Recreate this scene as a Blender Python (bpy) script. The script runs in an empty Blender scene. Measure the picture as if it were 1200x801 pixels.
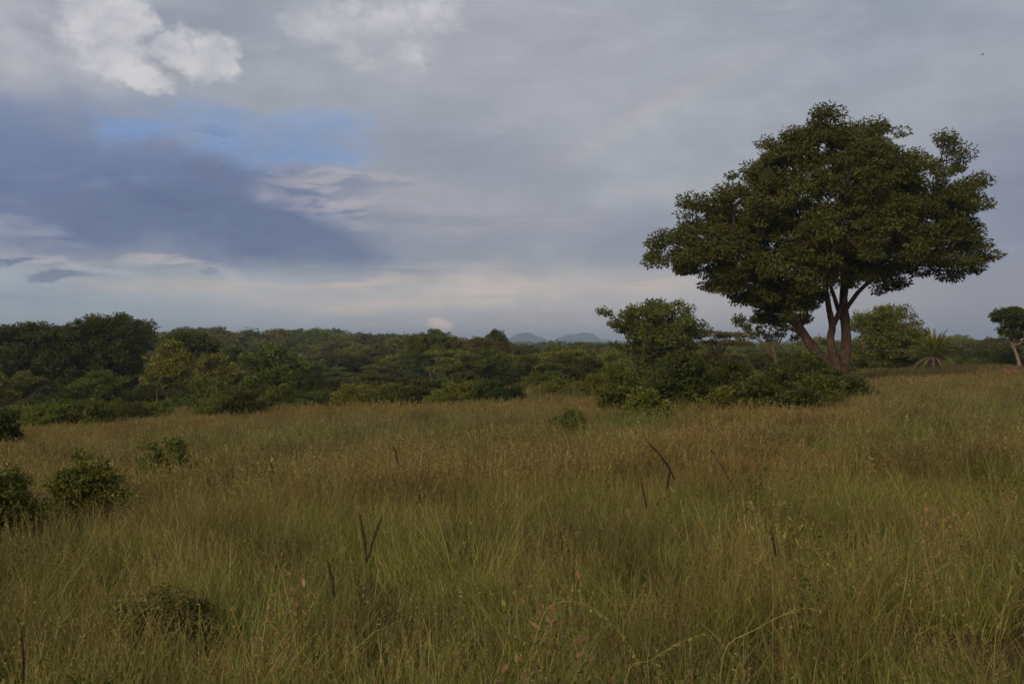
import bpy, math, random
import numpy as np
R = math.radians
F = 1167.0          # focal length of the photograph in its own pixels (35 mm lens)
CAMZ = 1.75
HOR = 404.0
scene = bpy.context.scene
COL = scene.collection

# ------------------------------------------------------------------ terrain
def sstep(a, b, x):
    t = np.clip((np.asarray(x, float)-a)/(b-a), 0, 1)
    return t*t*(3-2*t)
def wob(x, y, s, ph=0.0):
    return (np.sin(x/s*1.3+ph)*np.cos(y/s*0.9+ph*1.7)+0.5*np.sin(x/s*2.9+y/s*2.1+ph*2.3)
            + 0.3*np.sin(y/s*4.7-x/s*3.3+ph))/1.8
def ground(x, y):
    x = np.asarray(x, float); y = np.asarray(y, float)
    near = 0.0475*70*np.tanh(x/70) - 0.029*np.clip(y, -60, 130)
    near = near + 0.05*wob(x, y, 3.1)*sstep(2, 6, np.hypot(x, y)) + 0.12*wob(x, y, 11.0, 1.0)*sstep(4, 20, np.hypot(x, y))
    az = x/np.maximum(y, 60.0)
    prof = np.interp(az, [-0.9, -0.5, -0.35, -0.2, -0.08, 0.0, 0.1, 0.2, 0.9],
                         [0.8, 0.6, 0.4, 0.0, -2.2, -5.0, -5.4, -5.4, -5.4])
    z = near*(1-sstep(95, 320, y)) + prof*sstep(95, 320, y)
    z = z*(1-sstep(420, 1300, y)) - 16*sstep(420, 1300, y)
    z = z + 17.5*sstep(1800, 5200, y) + wob(x, y, 320., 2.)*3.0*sstep(700, 2500, y)
    return z
def gz(x, y): return float(ground(x, y))
def at(px, py, Y):
    return np.array([(px-600)/F*Y, Y, CAMZ+(HOR-py)/F*Y])

# ------------------------------------------------------------------ helpers
def mesh_np(name, V, Q, C=None, smooth=False):
    V = np.asarray(V, np.float32); Q = np.asarray(Q, np.int32)
    me = bpy.data.meshes.new(name)
    me.vertices.add(len(V)); me.vertices.foreach_set('co', V.ravel())
    k = Q.shape[1]
    me.loops.add(Q.size); me.loops.foreach_set('vertex_index', Q.ravel())
    me.polygons.add(len(Q)); me.polygons.foreach_set('loop_start', np.arange(0, Q.size, k, dtype=np.int32))
    try: me.polygons.foreach_set('loop_total', np.full(len(Q), k, np.int32))
    except Exception: pass
    if smooth: me.polygons.foreach_set('use_smooth', np.ones(len(Q), bool))
    if C is not None:
        a = me.color_attributes.new('tint', 'FLOAT_COLOR', 'POINT')
        cc = np.ones((len(V), 4), np.float32); cc[:, :3] = C
        a.data.foreach_set('color', cc.ravel())
    me.update(calc_edges=True)
    return me
def obj(name, me, mat=None, parent=None, loc=None, link=True):
    o = bpy.data.objects.new(name, me)
    if mat and not me.materials: me.materials.append(mat)
    if link: COL.objects.link(o)
    if parent: o.parent = parent
    if loc is not None: o.location = loc
    return o
def empty(name, loc):
    o = bpy.data.objects.new(name, None); COL.objects.link(o); o.location = loc
    o.empty_display_size = 0.3
    return o
def tag(o, label=None, cat=None, group=None, kind=None):
    if label: o['label'] = label
    if cat: o['category'] = cat
    if group: o['group'] = group
    if kind: o['kind'] = kind
    return o

class Tubes:
    """many tapered tubes in one mesh"""
    def __init__(s, rs=None): s.V = []; s.Q = []; s.n = 0; s.rs = rs or np.random.RandomState(1)
    def add(s, pts, rad, seg=8, rough=0.0, smooth=True):
        P = np.asarray(pts, float); r = np.asarray(rad, float)
        if smooth and len(P) > 2:       # Catmull-Rom
            m = 4; PP = np.vstack([2*P[0]-P[1], P, 2*P[-1]-P[-2]]); out = []; ro = []
            for i in range(1, len(PP)-2):
                for j in range(m):
                    t = j/m; a, b, c, d = PP[i-1], PP[i], PP[i+1], PP[i+2]
                    out.append(.5*((2*b)+(-a+c)*t+(2*a-5*b+4*c-d)*t*t+(-a+3*b-3*c+d)*t**3))
                    ro.append(r[i-1]*(1-t)+r[i]*t)
            out.append(P[-1]); ro.append(r[-1]); P = np.array(out); r = np.array(ro)
        n = len(P); T = np.gradient(P, axis=0); T /= np.linalg.norm(T, axis=1)[:, None]+1e-9
        ref = np.array([0.3, 1, 0.1]); U = np.cross(T, ref); U /= np.linalg.norm(U, axis=1)[:, None]+1e-9
        W = np.cross(T, U)
        a = np.linspace(0, 2*np.pi, seg, endpoint=False)
        rr = r[:, None]*(1+rough*(s.rs.rand(n, seg)-.5))
        V = P[:, None]+U[:, None]*(np.cos(a)[None, :, None]*rr[..., None])+W[:, None]*(np.sin(a)[None, :, None]*rr[..., None])
        i = np.arange(n-1)[:, None]*seg; j = np.arange(seg)[None]; k = (j+1) % seg
        Q = np.stack([i+j, i+k, i+seg+k, i+seg+j], -1).reshape(-1, 4)+s.n
        s.V.append(V.reshape(-1, 3)); s.Q.append(Q); s.n += n*seg
    def mesh(s, name): return mesh_np(name, np.vstack(s.V), np.vstack(s.Q), smooth=True)

def leaves(pos, dirn, L, Wd, rs, cols, up=0.35):
    """rhombic leaves: one quad each"""
    n = len(pos)
    d = dirn/(np.linalg.norm(dirn, axis=1)[:, None]+1e-9)
    nr = rs.randn(n, 3); nr[:, 2] += up*3
    nr -= (nr*d).sum(1)[:, None]*d; nr /= np.linalg.norm(nr, axis=1)[:, None]+1e-9
    s = np.cross(d, nr)
    Lr = L*rs.uniform(.6, 1.3, n)[:, None]; Wr = Wd*rs.uniform(.6, 1.3, n)[:, None]
    a = pos; b = pos+d*Lr*.45+s*Wr*.5; c = pos+d*Lr; e = pos+d*Lr*.45-s*Wr*.5
    V = np.stack([a, b, c, e], 1).reshape(-1, 3)
    Q = np.arange(4*n).reshape(-1, 4)
    return V, Q, np.repeat(cols, 4, axis=0)

def tint(n, rs, pal, spread=0.18):
    pal = np.asarray(pal, float)
    i = rs.randint(0, len(pal), n); t = rs.rand(n)[:, None]
    j = rs.randint(0, len(pal), n)
    c = pal[i]*t+pal[j]*(1-t)
    return c*(1+spread*(rs.rand(n)[:, None]-.5)*2)

def crown(lobes, density, leaf, rs, pal, rc=0.45, per=90, flat=0.6, name='crown', droop=-0.15, inner=0.5, low=None):
    low = low if low is not None else (-.3 if flat < .45 else -.8)
    """lobes: (x,y,z,rx,ry,rz). clumps sit on and within each lobe, leaves in each clump"""
    PV = []; PD = []; PC = []; cl = []
    for (x, y, z, rx, ry, rz) in lobes:
        nc = max(3, int(density*(rx*ry+ry*rz+rx*rz)/3/(rc*rc)))
        d = rs.randn(nc, 3); d /= np.linalg.norm(d, axis=1)[:, None]
        d[:, 2] = np.where(d[:, 2] < low, -d[:, 2]*rs.rand(nc), d[:, 2])
        k = inner+(1-inner)*rs.rand(nc)**0.6
        c = np.array([x, y, z])+d*k[:, None]*np.array([rx, ry, rz])
        cl.append(c)
    cl = np.vstack(cl)
    for c in cl:
        m = int(per*rs.uniform(.5, 1.4)); rr = rc*rs.uniform(.5, 1.45); m = int(m*(rr/rc)**1.5)+8
        o = rs.randn(m, 3); o /= np.linalg.norm(o, axis=1)[:, None]
        o *= (rs.rand(m)**0.45)[:, None]*rr
        o[:, 2] *= flat
        o[:, 2] = np.where(o[:, 2] < 0, o[:, 2]*.6, o[:, 2])
        PV.append(c+o); PD.append(o/rr+rs.randn(m, 3)*.45+np.array([0, 0, droop]))
        cc = tint(m, rs, pal)*rs.uniform(.78, 1.22)
        PC.append(cc)
    V, Q, C = leaves(np.vstack(PV), np.vstack(PD), leaf[0], leaf[1], rs, np.vstack(PC))
    return mesh_np(name, V, Q, C), cl

# ------------------------------------------------------------------ materials
def newmat(name):
    m = bpy.data.materials.new(name); m.use_nodes = True
    nt = m.node_tree; nt.nodes.clear()
    return m, nt, nt.nodes, nt.links
def leaf_mat(name, mul=(1, 1, 1), trans=0.3, vary=0.25, patch=None, rough=0.6, spec=0.25):
    m, nt, N, Lk = newmat(name)
    at_ = N.new('ShaderNodeAttribute'); at_.attribute_name = 'tint'
    oi = N.new('ShaderNodeObjectInfo')
    mulv = N.new('ShaderNodeVectorMath'); mulv.operation = 'MULTIPLY'; mulv.inputs[1].default_value = mul
    Lk.new(at_.outputs['Color'], mulv.inputs[0])
    cur = mulv.outputs[0]
    hs = N.new('ShaderNodeHueSaturation')
    mr = N.new('ShaderNodeMapRange'); mr.inputs[3].default_value = 1-vary; mr.inputs[4].default_value = 1+vary
    Lk.new(oi.outputs['Random'], mr.inputs[0]); Lk.new(mr.outputs[0], hs.inputs['Value'])
    m2 = N.new('ShaderNodeMath'); m2.operation = 'MULTIPLY'; m2.inputs[1].default_value = 7.31
    m3 = N.new('ShaderNodeMath'); m3.operation = 'FRACT'; Lk.new(oi.outputs['Random'], m2.inputs[0]); Lk.new(m2.outputs[0], m3.inputs[0])
    mh = N.new('ShaderNodeMapRange'); mh.inputs[3].default_value = 0.5-0.09*vary; mh.inputs[4].default_value = 0.5+0.07*vary
    Lk.new(m3.outputs[0], mh.inputs[0]); Lk.new(mh.outputs[0], hs.inputs['Hue'])
    Lk.new(cur, hs.inputs['Color']); cur = hs.outputs[0]
    if patch:
        ge = N.new('ShaderNodeNewGeometry')
        for (sc, det, col, lo, hi, off) in patch:
            mp = N.new('ShaderNodeMapping'); mp.inputs['Location'].default_value = off; mp.inputs['Scale'].default_value = (sc, sc, 0.0)
            Lk.new(ge.outputs['Position'], mp.inputs['Vector'])
            nz = N.new('ShaderNodeTexNoise'); nz.inputs['Scale'].default_value = 1; nz.inputs['Detail'].default_value = det
            Lk.new(mp.outputs[0], nz.inputs['Vector'])
            r_ = N.new('ShaderNodeMapRange'); r_.inputs[1].default_value = lo; r_.inputs[2].default_value = hi
            r_.clamp = True
            Lk.new(nz.outputs[0], r_.inputs[0])
            mx = N.new('ShaderNodeMix'); mx.data_type = 'RGBA'; mx.blend_type = 'MULTIPLY'
            Lk.new(r_.outputs[0], mx.inputs[0]); Lk.new(cur, mx.inputs[6]); mx.inputs[7].default_value = (*col, 1)
            cur = mx.outputs[2]
    pb = N.new('ShaderNodeBsdfPrincipled'); pb.inputs['Roughness'].default_value = rough
    pb.inputs['Specular IOR Level'].default_value = spec
    tr = N.new('ShaderNodeBsdfTranslucent'); ms = N.new('ShaderNodeMixShader'); ms.inputs[0].default_value = trans
    tc = N.new('ShaderNodeVectorMath'); tc.operation = 'MULTIPLY'; tc.inputs[1].default_value = (1.25, 1.2, .7)
    Lk.new(cur, tc.inputs[0]); Lk.new(tc.outputs[0], tr.inputs['Color'])
    Lk.new(cur, pb.inputs['Base Color']); Lk.new(pb.outputs[0], ms.inputs[1]); Lk.new(tr.outputs[0], ms.inputs[2])
    out = N.new('ShaderNodeOutputMaterial'); Lk.new(ms.outputs[0], out.inputs[0])
    return m
def bark_mat(name, c1, c2, scale=3.0, bump=0.6):
    m, nt, N, Lk = newmat(name)
    tc = N.new('ShaderNodeTexCoord'); mp = N.new('ShaderNodeMapping'); mp.inputs['Scale'].default_value = (scale*3, scale*3, scale*.7)
    Lk.new(tc.outputs['Object'], mp.inputs[0])
    nz = N.new('ShaderNodeTexNoise'); nz.inputs['Scale'].default_value = 1.5; nz.inputs['Detail'].default_value = 6
    Lk.new(mp.outputs[0], nz.inputs[0])
    cr = N.new('ShaderNodeValToRGB'); cr.color_ramp.elements[0].color = (*c1, 1); cr.color_ramp.elements[1].color = (*c2, 1)
    cr.color_ramp.elements[0].position = .35; cr.color_ramp.elements[1].position = .68
    Lk.new(nz.outputs[0], cr.inputs[0])
    pb = N.new('ShaderNodeBsdfPrincipled'); pb.inputs['Roughness'].default_value = .85
    pb.inputs['Specular IOR Level'].default_value = .2
    Lk.new(cr.outputs[0], pb.inputs['Base Color'])
    b = N.new('ShaderNodeBump'); b.inputs['Strength'].default_value = bump; b.inputs['Distance'].default_value = .05
    Lk.new(nz.outputs[0], b.inputs['Height']); Lk.new(b.outputs[0], pb.inputs['Normal'])
    out = N.new('ShaderNodeOutputMaterial'); Lk.new(pb.outputs[0], out.inputs[0])
    return m

M_leaf = leaf_mat('leaf_tree', vary=0.0, trans=.28)
M_wood = leaf_mat('leaf_woodland', vary=0.42, trans=.25, patch=[(0.02, 2, (1.08, 1.1, .9), .45, .62, (4, 7, 0))])
M_bush = leaf_mat('leaf_bush', vary=0.15, trans=.25)
M_grass = leaf_mat('grass_blade', vary=0.16, trans=.32, rough=.55, spec=.3,
    patch=[(0.10, 3, (1.05, .90, .84), .48, .64, (3, 1, 0)), (0.23, 3, (.78, 1.0, .7), .52, .68, (13, 5, 0)),
           (0.045, 2, (1.08, .98, .9), .45, .6, (31, 8, 0)), (0.6, 2, (.62, .62, .6), .47, .66, (7, 70, 0))])
M_bark = bark_mat('bark_reddish', (.04, .025, .017), (.13, .078, .052))
M_barkpale = bark_mat('bark_pale', (.16, .105, .07), (.4, .29, .21))
M_barkdark = bark_mat('bark_dark', (.04, .028, .02), (.12, .08, .055))

# palettes (linear)
P_MAIN = [(0.055, 0.070, 0.010), (0.075, 0.086, 0.012), (0.102, 0.101, 0.013), (0.064, 0.068, 0.010), (0.133, 0.115, 0.020)]
P_OLIVE = [(0.083, 0.110, 0.014), (0.108, 0.130, 0.018), (0.127, 0.136, 0.021), (0.070, 0.091, 0.013), (0.153, 0.143, 0.024)]
P_DARK = [(0.047, 0.064, 0.010), (0.063, 0.078, 0.013), (0.081, 0.090, 0.015), (0.043, 0.055, 0.009)]
P_YEL = [(0.156, 0.165, 0.020), (0.192, 0.187, 0.025), (0.120, 0.132, 0.020), (0.228, 0.198, 0.032)]
P_FRESH = [(0.075, 0.096, 0.013), (0.103, 0.113, 0.015), (0.058, 0.073, 0.010), (0.150, 0.129, 0.019)]
P_BROWN = [(0.127, 0.099, 0.032), (0.149, 0.110, 0.036), (0.103, 0.094, 0.027), (0.098, 0.077, 0.025)]

# ------------------------------------------------------------------ camera and render settings
cam = bpy.data.cameras.new('camera'); cam.lens = 35; cam.sensor_width = 36; cam.clip_end = 30000; cam.clip_start = .05
camo = bpy.data.objects.new('camera', cam); COL.objects.link(camo)
camo.location = (0, 0, CAMZ)
camo.rotation_euler = (R(90)+math.atan((HOR-400.5)/F), 0, 0)
scene.camera = camo
scene.view_settings.view_transform = 'Standard'; scene.view_settings.look = 'None'
scene.view_settings.gamma = 1; scene.view_settings.exposure = 0.12
scene.view_settings.use_curve_mapping = False
scene.render.engine = 'CYCLES'
cy = scene.cycles
cy.max_bounces = 5; cy.diffuse_bounces = 3; cy.glossy_bounces = 1; cy.transmission_bounces = 3; cy.volume_bounces = 0
cy.transparent_max_bounces = 8; cy.use_denoising = True; cy.caustics_reflective = False; cy.caustics_refractive = False
cy.use_adaptive_sampling = True; cy.adaptive_threshold = 0.02
try: cy.denoising_prefilter = 'ACCURATE'
except Exception: pass

# ------------------------------------------------------------------ sky (world)
SUN_EL, SUN_AZ = 24.0, 212.0      # azimuth clockwise from +Y (the view direction): behind the camera, to the left
sd = np.array([math.sin(R(SUN_AZ))*math.cos(R(SUN_EL)), math.cos(R(SUN_AZ))*math.cos(R(SUN_EL)), math.sin(R(SUN_EL))])
w = bpy.data.worlds.new('World'); scene.world = w; w.use_nodes = True
nt = w.node_tree; N = nt.nodes; Lk = nt.links; N.clear()
def node(t, **k):
    n = N.new(t)
    for a, b in k.items(): setattr(n, a, b)
    return n
def val(x): return x
def setin(n, i, v):
    if hasattr(v, 'is_linked') or isinstance(v, bpy.types.NodeSocket): Lk.new(v, n.inputs[i])
    else: n.inputs[i].default_value = v
def mth(op, a, b=0.0, c=0.0, clamp=False):
    n = node('ShaderNodeMath', operation=op, use_clamp=clamp); setin(n, 0, a); setin(n, 1, b)
    if op in ('MULTIPLY_ADD', 'WRAP'): setin(n, 2, c)
    return n.outputs[0]
def ss(x, lo, hi):
    n = node('ShaderNodeMapRange', interpolation_type='SMOOTHSTEP'); setin(n, 0, x); setin(n, 1, lo); setin(n, 2, hi); return n.outputs[0]
def mixc(f, a, b):
    n = node('ShaderNodeMix', data_type='RGBA'); setin(n, 0, f)
    for i, v in ((6, a), (7, b)):
        if isinstance(v, tuple): n.inputs[i].default_value = (*v, 1)
        else: Lk.new(v, n.inputs[i])
    return n.outputs[2]
def lin(r, g, b):
    f = lambda c: ((c/255+.055)/1.055)**2.4 if c/255 > .04045 else c/255/12.92
    return (f(r)*10, f(g)*10, f(b)*10)       # background strength is 0.1
tc = node('ShaderNodeTexCoord'); sep = node('ShaderNodeSeparateXYZ'); Lk.new(tc.outputs['Generated'], sep.inputs[0])
X, Y, Z = sep.outputs
AZ = mth('ARCTAN2', X, Y); EL = mth('ARCSINE', Z)
# domain: azimuth / elevation in "degrees x 1"; noise in a sky plane stretched towards the horizon
comb = node('ShaderNodeCombineXYZ'); Lk.new(AZ, comb.inputs[0]); Lk.new(EL, comb.inputs[1])
def warp(scale, amp, off):
    global AZ, EL
    mp = node('ShaderNodeMapping'); mp.inputs['Scale'].default_value = (1, 1.6, 1); mp.inputs['Location'].default_value = off
    Lk.new(comb.outputs[0], mp.inputs[0])
    n = node('ShaderNodeTexNoise'); n.inputs['Scale'].default_value = scale; n.inputs['Detail'].default_value = 6; n.inputs['Roughness'].default_value = .6
    Lk.new(mp.outputs[0], n.inputs['Vector']); s_ = node('ShaderNodeSeparateColor'); Lk.new(n.outputs['Color'], s_.inputs[0])
    return mth('MULTIPLY_ADD', mth('SUBTRACT', s_.outputs[0], .5), amp, AZ), mth('MULTIPLY_ADD', mth('SUBTRACT', s_.outputs[1], .5), amp*.55, EL)
AZW, ELW = warp(6.0, .17, (11, 3, 0)); TEL = EL
def nz(scale, sx, sy, det=6, rough=.55, off=(0, 0, 0), dist=0.0):
    mp = node('ShaderNodeMapping'); mp.inputs['Scale'].default_value = (sx, sy, 1); mp.inputs['Location'].default_value = off
    Lk.new(comb.outputs[0], mp.inputs[0])
    n = node('ShaderNodeTexNoise'); n.inputs['Scale'].default_value = scale; n.inputs['Detail'].default_value = det
    n.inputs['Roughness'].default_value = rough; n.inputs['Distortion'].default_value = dist
    Lk.new(mp.outputs[0], n.inputs['Vector']); return n.outputs[0]
n_big = nz(3.0, 1, 2.0, 5, .5, (1.3, 4.0, 0))
n_mid = nz(13.0, 1, 2.2, 6, .55, (7.3, 2.0, 0), .3)
n_fine = nz(42.0, 1, 1.2, 8, .6, (2.3, 9.0, 0), .2)
n_streak = nz(5.0, 1, 9.0, 6, .6, (5.3, 1.0, 0), .4)
n_streak2 = nz(14.0, 1, 4.0, 7, .6, (15.3, 3.0, 0), .5)
def c_(n): return mth('SUBTRACT', n, 0.5)
def azel(px, py):
    a = math.atan((px-600)/F); return a, math.atan((HOR-py)/F*math.cos(a))
def blob(px, py, rx, ry, rot=0.0, noise=None, amt=0.0, lo=0.0, hi=1.0):
    """1 in the middle, 0 outside; radii in degrees*~20 px ; edges broken by noise"""
    a, e = azel(px, py); rx /= F; ry /= F
    dx = mth('SUBTRACT', AZW, a); dy = mth('SUBTRACT', ELW, e)
    c, s = math.cos(R(rot)), math.sin(R(rot))
    u = mth('ADD', mth('MULTIPLY', dx, c/rx), mth('MULTIPLY', dy, s/rx))
    v = mth('ADD', mth('MULTIPLY', dx, -s/ry), mth('MULTIPLY', dy, c/ry))
    d = mth('SQRT', mth('ADD', mth('MULTIPLY', u, u), mth('MULTIPLY', v, v)))
    k = mth('SUBTRACT', 1.0, d)
    if noise is not None: k = mth('ADD', k, mth('MULTIPLY', c_(noise), amt))
    return ss(k, lo, hi)
def fac(x, k): return mth('MULTIPLY', x, k, clamp=True)
sky = node('ShaderNodeTexSky', sky_type='NISHITA', sun_disc=False, sun_elevation=R(SUN_EL), sun_rotation=R(SUN_AZ), dust_density=1.5)
cur = sky.outputs[0]
# thin high overcast over everything: colour by elevation, with warmer brighter sky round the sun behind the camera
g_el = ss(EL, 0.0, 0.34)
over = mixc(g_el, lin(162, 161, 164), lin(154, 159, 168))
over = mixc(fac(ss(n_big, .35, .65), .6), over, lin(130, 137, 152))
over = mixc(fac(ss(n_mid, .45, .68), .3), over, lin(172, 171, 177))
cur = mixc(0.93, cur, over)
# brighter grey-white veil, upper middle
cur = mixc(fac(blob(640, 60, 420, 210, 0, n_big, .6), .55), cur, lin(168, 168, 176))
# right side darker lavender blue bank
cur = mixc(fac(blob(1190, 230, 190, 150, 0, n_mid, .7), .65), cur, lin(116, 122, 146))
cur = mixc(fac(blob(1000, 60, 230, 120, 0, n_big, .6), .25), cur, lin(136, 141, 158))
# large blue-grey bank on the left
cur = mixc(fac(blob(120, 225, 420, 100, -6, n_mid, .55, 0, .62), .92), cur, lin(97, 112, 146))
cur = mixc(fac(blob(40, 150, 260, 75, 4, n_mid, .5, 0, .8), .6), cur, lin(110, 126, 160))
cur = mixc(fac(blob(300, 275, 260, 48, -12, n_mid, .45, 0, .6), .75), cur, lin(96, 110, 140))
cur = mixc(fac(mth('MULTIPLY', blob(170, 230, 420, 95, -6, None), ss(n_streak2, .48, .68)), .5), cur, lin(118, 130, 158))
cur = mixc(fac(mth('MULTIPLY', blob(170, 240, 420, 95, -6, None), ss(n_mid, .52, .66)), .5), cur, lin(84, 98, 130))
# open blue
cur = mixc(fac(blob(305, 160, 215, 54, -2, n_mid, 2.1, 0.0, 1.0), .95), cur, lin(121, 147, 187))
cur = mixc(fac(blob(150, 150, 60, 22, 0, n_mid, 1.0, .05, .8), .5), cur, lin(120, 150, 195))
cur = mixc(fac(mth('MULTIPLY', blob(260, 178, 130, 45, -8, None), ss(n_streak2, .55, .66)), .75), cur, lin(102, 118, 150))
# grey bank in the middle
cur = mixc(fac(blob(560, 190, 170, 90, -15, n_mid, .5), .55), cur, lin(133, 138, 155))
cur = mixc(fac(blob(690, 280, 330, 48, 0, n_mid, .5, 0, .8), .6), cur, lin(133, 138, 155))
# broken, warm lit cloud under the blue
cur = mixc(fac(mth('MULTIPLY', blob(400, 232, 165, 46, -10, n_mid, .5, 0, .7), ss(n_streak2, .42, .60)), .8), cur, lin(172, 167, 174))
cur = mixc(fac(mth('MULTIPLY', blob(520, 258, 240, 32, -4, n_mid, .6, 0, .7), ss(n_streak, .42, .60)), .6), cur, lin(164, 162, 170))
# cumulus, top left and top centre
AZ0, EL0 = AZW, ELW
AZW, ELW = warp(30.0, .052, (21, 5, 0))
def mx(bl):
    o = bl[0]
    for b in bl[1:]: o = mth('MAXIMUM', o, b)
    return o
n_p = nz(20.0, 1, 1.3, 5, .5, (3.3, 6.0, 0))
veil = mx([blob(*b, 0, None, 0, 0, .9) for b in ((40, 30, 130, 80), (110, 60, 90, 62), (0, 80, 110, 50))])
cur = mixc(fac(veil, .75), cur, mixc(ss(n_p, .3, .7), lin(150, 153, 166), lin(182, 182, 189)))
p1 = mx([blob(*b, 0, n_fine, 1.1, .05, .6) for b in ((112, 24, 60, 50), (154, 28, 38, 44), (130, 66, 44, 38), (165, 88, 32, 22), (242, 68, 42, 36), (206, 58, 28, 32), (266, 78, 22, 26), (190, 98, 28, 14))])
cur = mixc(fac(p1, .9), cur, mixc(ss(n_p, .32, .68), lin(170, 172, 182), lin(204, 202, 204)))
p2 = mx([blob(*b, 0, n_fine, 1.2, .0, .75) for b in ((385, 26, 66, 30), (450, 34, 78, 42), (508, 16, 48, 36), (466, 66, 38, 30), (415, 54, 46, 24))])
cur = mixc(fac(p2, .85), cur, mixc(ss(n_p, .35, .65), lin(166, 167, 176), lin(194, 193, 197)))
AZW, ELW = AZ0, EL0
# pale band above the horizon, cool on the left, grey on the right, with warm streaks
band = mth('SUBTRACT', 1.0, ss(mth('ADD', EL, mth('MULTIPLY', c_(n_streak), .05)), .055, .088))
bcol = mixc(ss(AZ, -.4, .05), lin(156, 166, 174), lin(176, 171, 170))
bcol = mixc(ss(AZ, .15, .5), bcol, lin(143, 142, 150))
front = ss(Y, -.3, .4)
cur = mixc(mth('MULTIPLY', fac(band, .85), front), cur, bcol)
cur = mixc(fac(mth('MULTIPLY', blob(120, 345, 460, 36, 0, None), ss(n_streak, .48, .62)), .55), cur, lin(120, 134, 152))
cur = mixc(fac(mth('MULTIPLY', blob(520, 338, 420, 26, 1, n_streak, .6, 0, .6), ss(n_streak, .44, .60)), .75), cur, lin(200, 184, 170))
cur = mixc(fac(mth('MULTIPLY', blob(230, 322, 240, 14, -5, n_streak, .6, 0, .7), ss(n_streak2, .38, .58)), .7), cur, lin(178, 176, 178))
cur = mixc(fac(mth('MULTIPLY', blob(40, 270, 90, 16, 0, n_streak, .8, 0, .7), ss(n_streak2, .35, .6)), .7), cur, lin(142, 148, 165))
cur = mixc(fac(blob(480, 348, 440, 28, 0, n_streak, .6, 0, .9), .45), cur, lin(198, 189, 180))
# small cloudlets
for (px, py, rx, ry, col, k) in ((88, 325, 58, 9, lin(104, 116, 140), .8), (25, 301, 60, 5, lin(92, 106, 136), .7), (250, 323, 24, 3, lin(112, 122, 144), .55),
                                 (178, 308, 18, 6, lin(176, 168, 170), .7), (520, 384, 26, 11, lin(224, 200, 182), .95), (443, 381, 8, 4, lin(205, 184, 172), .5),
                                 (497, 386, 9, 4, lin(205, 184, 172), .6), (655, 381, 9, 3, lin(180, 166, 162), .5)):
    cur = mixc(fac(blob(px, py, rx, ry, 0, n_fine, 1.0, .05, .6), k), cur, col)
tx = mth('ADD', mth('MULTIPLY', c_(n_mid), .20), mth('ADD', mth('MULTIPLY', c_(n_streak2), .17), mth('MULTIPLY', c_(n_fine), .10)))
tv = node('ShaderNodeVectorMath', operation='SCALE'); Lk.new(cur, tv.inputs[0]); Lk.new(mth('ADD', 1.02, tx), tv.inputs[3]); cur = tv.outputs[0]
# rainbow: a ring 42 degrees round the point opposite the sun, faint, strongest low on its left arc
vd = node('ShaderNodeVectorMath', operation='DOT_PRODUCT'); Lk.new(tc.outputs['Generated'], vd.inputs[0])
asol = np.array([math.sin(R(29.5))*math.cos(R(-28)), math.cos(R(29.5))*math.cos(R(-28)), math.sin(R(-28))]); vd.inputs[1].default_value = asol
ang = mth('ARCCOSINE', vd.outputs['Value'])
a0, e0 = azel(775, 135)
p0 = np.array([math.sin(a0)*math.cos(e0), math.cos(a0)*math.cos(e0), math.sin(e0)]); ring0 = math.acos(float(p0 @ asol))
rn = node('ShaderNodeMapRange'); Lk.new(ang, rn.inputs[0]); rn.inputs[1].default_value = ring0-.022; rn.inputs[2].default_value = ring0+.022
rb = node('ShaderNodeValToRGB'); Lk.new(rn.outputs[0], rb.inputs[0]); el_ = rb.color_ramp.elements
el_[0].position = 0; el_[0].color = (0, 0, 0, 1); el_[1].position = 1; el_[1].color = (0, 0, 0, 1)
for p, c in ((.25, (.01, .02, .06, 1)), (.42, (.05, .10, .07, 1)), (.58, (.2, .17, .05, 1)), (.78, (.2, .07, .03, 1))):
    e_ = rb.color_ramp.elements.new(p); e_.color = c
seg_ = blob(790, 130, 240, 170, 0, n_big, .3)
ad = node('ShaderNodeMix', data_type='RGBA', blend_type='ADD'); Lk.new(mth('MULTIPLY', seg_, 2.5), ad.inputs[0]); ad.clamp_factor = False
Lk.new(cur, ad.inputs[6]); Lk.new(rb.outputs[0], ad.inputs[7]); cur = ad.outputs[2]
# sky behind the camera: brighter broken cloud round the veiled sun
sv = node('ShaderNodeVectorMath', operation='DOT_PRODUCT'); Lk.new(tc.outputs['Generated'], sv.inputs[0]); sv.inputs[1].default_value = sd
sunside = ss(sv.outputs['Value'], .2, 1.0)
cur = mixc(sunside, cur, (7.5, 6.6, 5.4))
bg = node('ShaderNodeBackground'); bg.inputs[1].default_value = 0.1; Lk.new(cur, bg.inputs[0])
wo = node('ShaderNodeOutputWorld'); Lk.new(bg.outputs[0], wo.inputs[0])
w.cycles.sampling_method = 'NONE'

sun = bpy.data.lights.new('sun', 'SUN'); sun.energy = 1.5; sun.angle = R(10); sun.color = (1.0, .85, .64)
suno = bpy.data.objects.new('sun', sun); COL.objects.link(suno)
from mathutils import Vector, Matrix
suno.rotation_euler = Vector(-sd).to_track_quat('-Z', 'Y').to_euler()
suno.location = (0, 0, 50)

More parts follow.
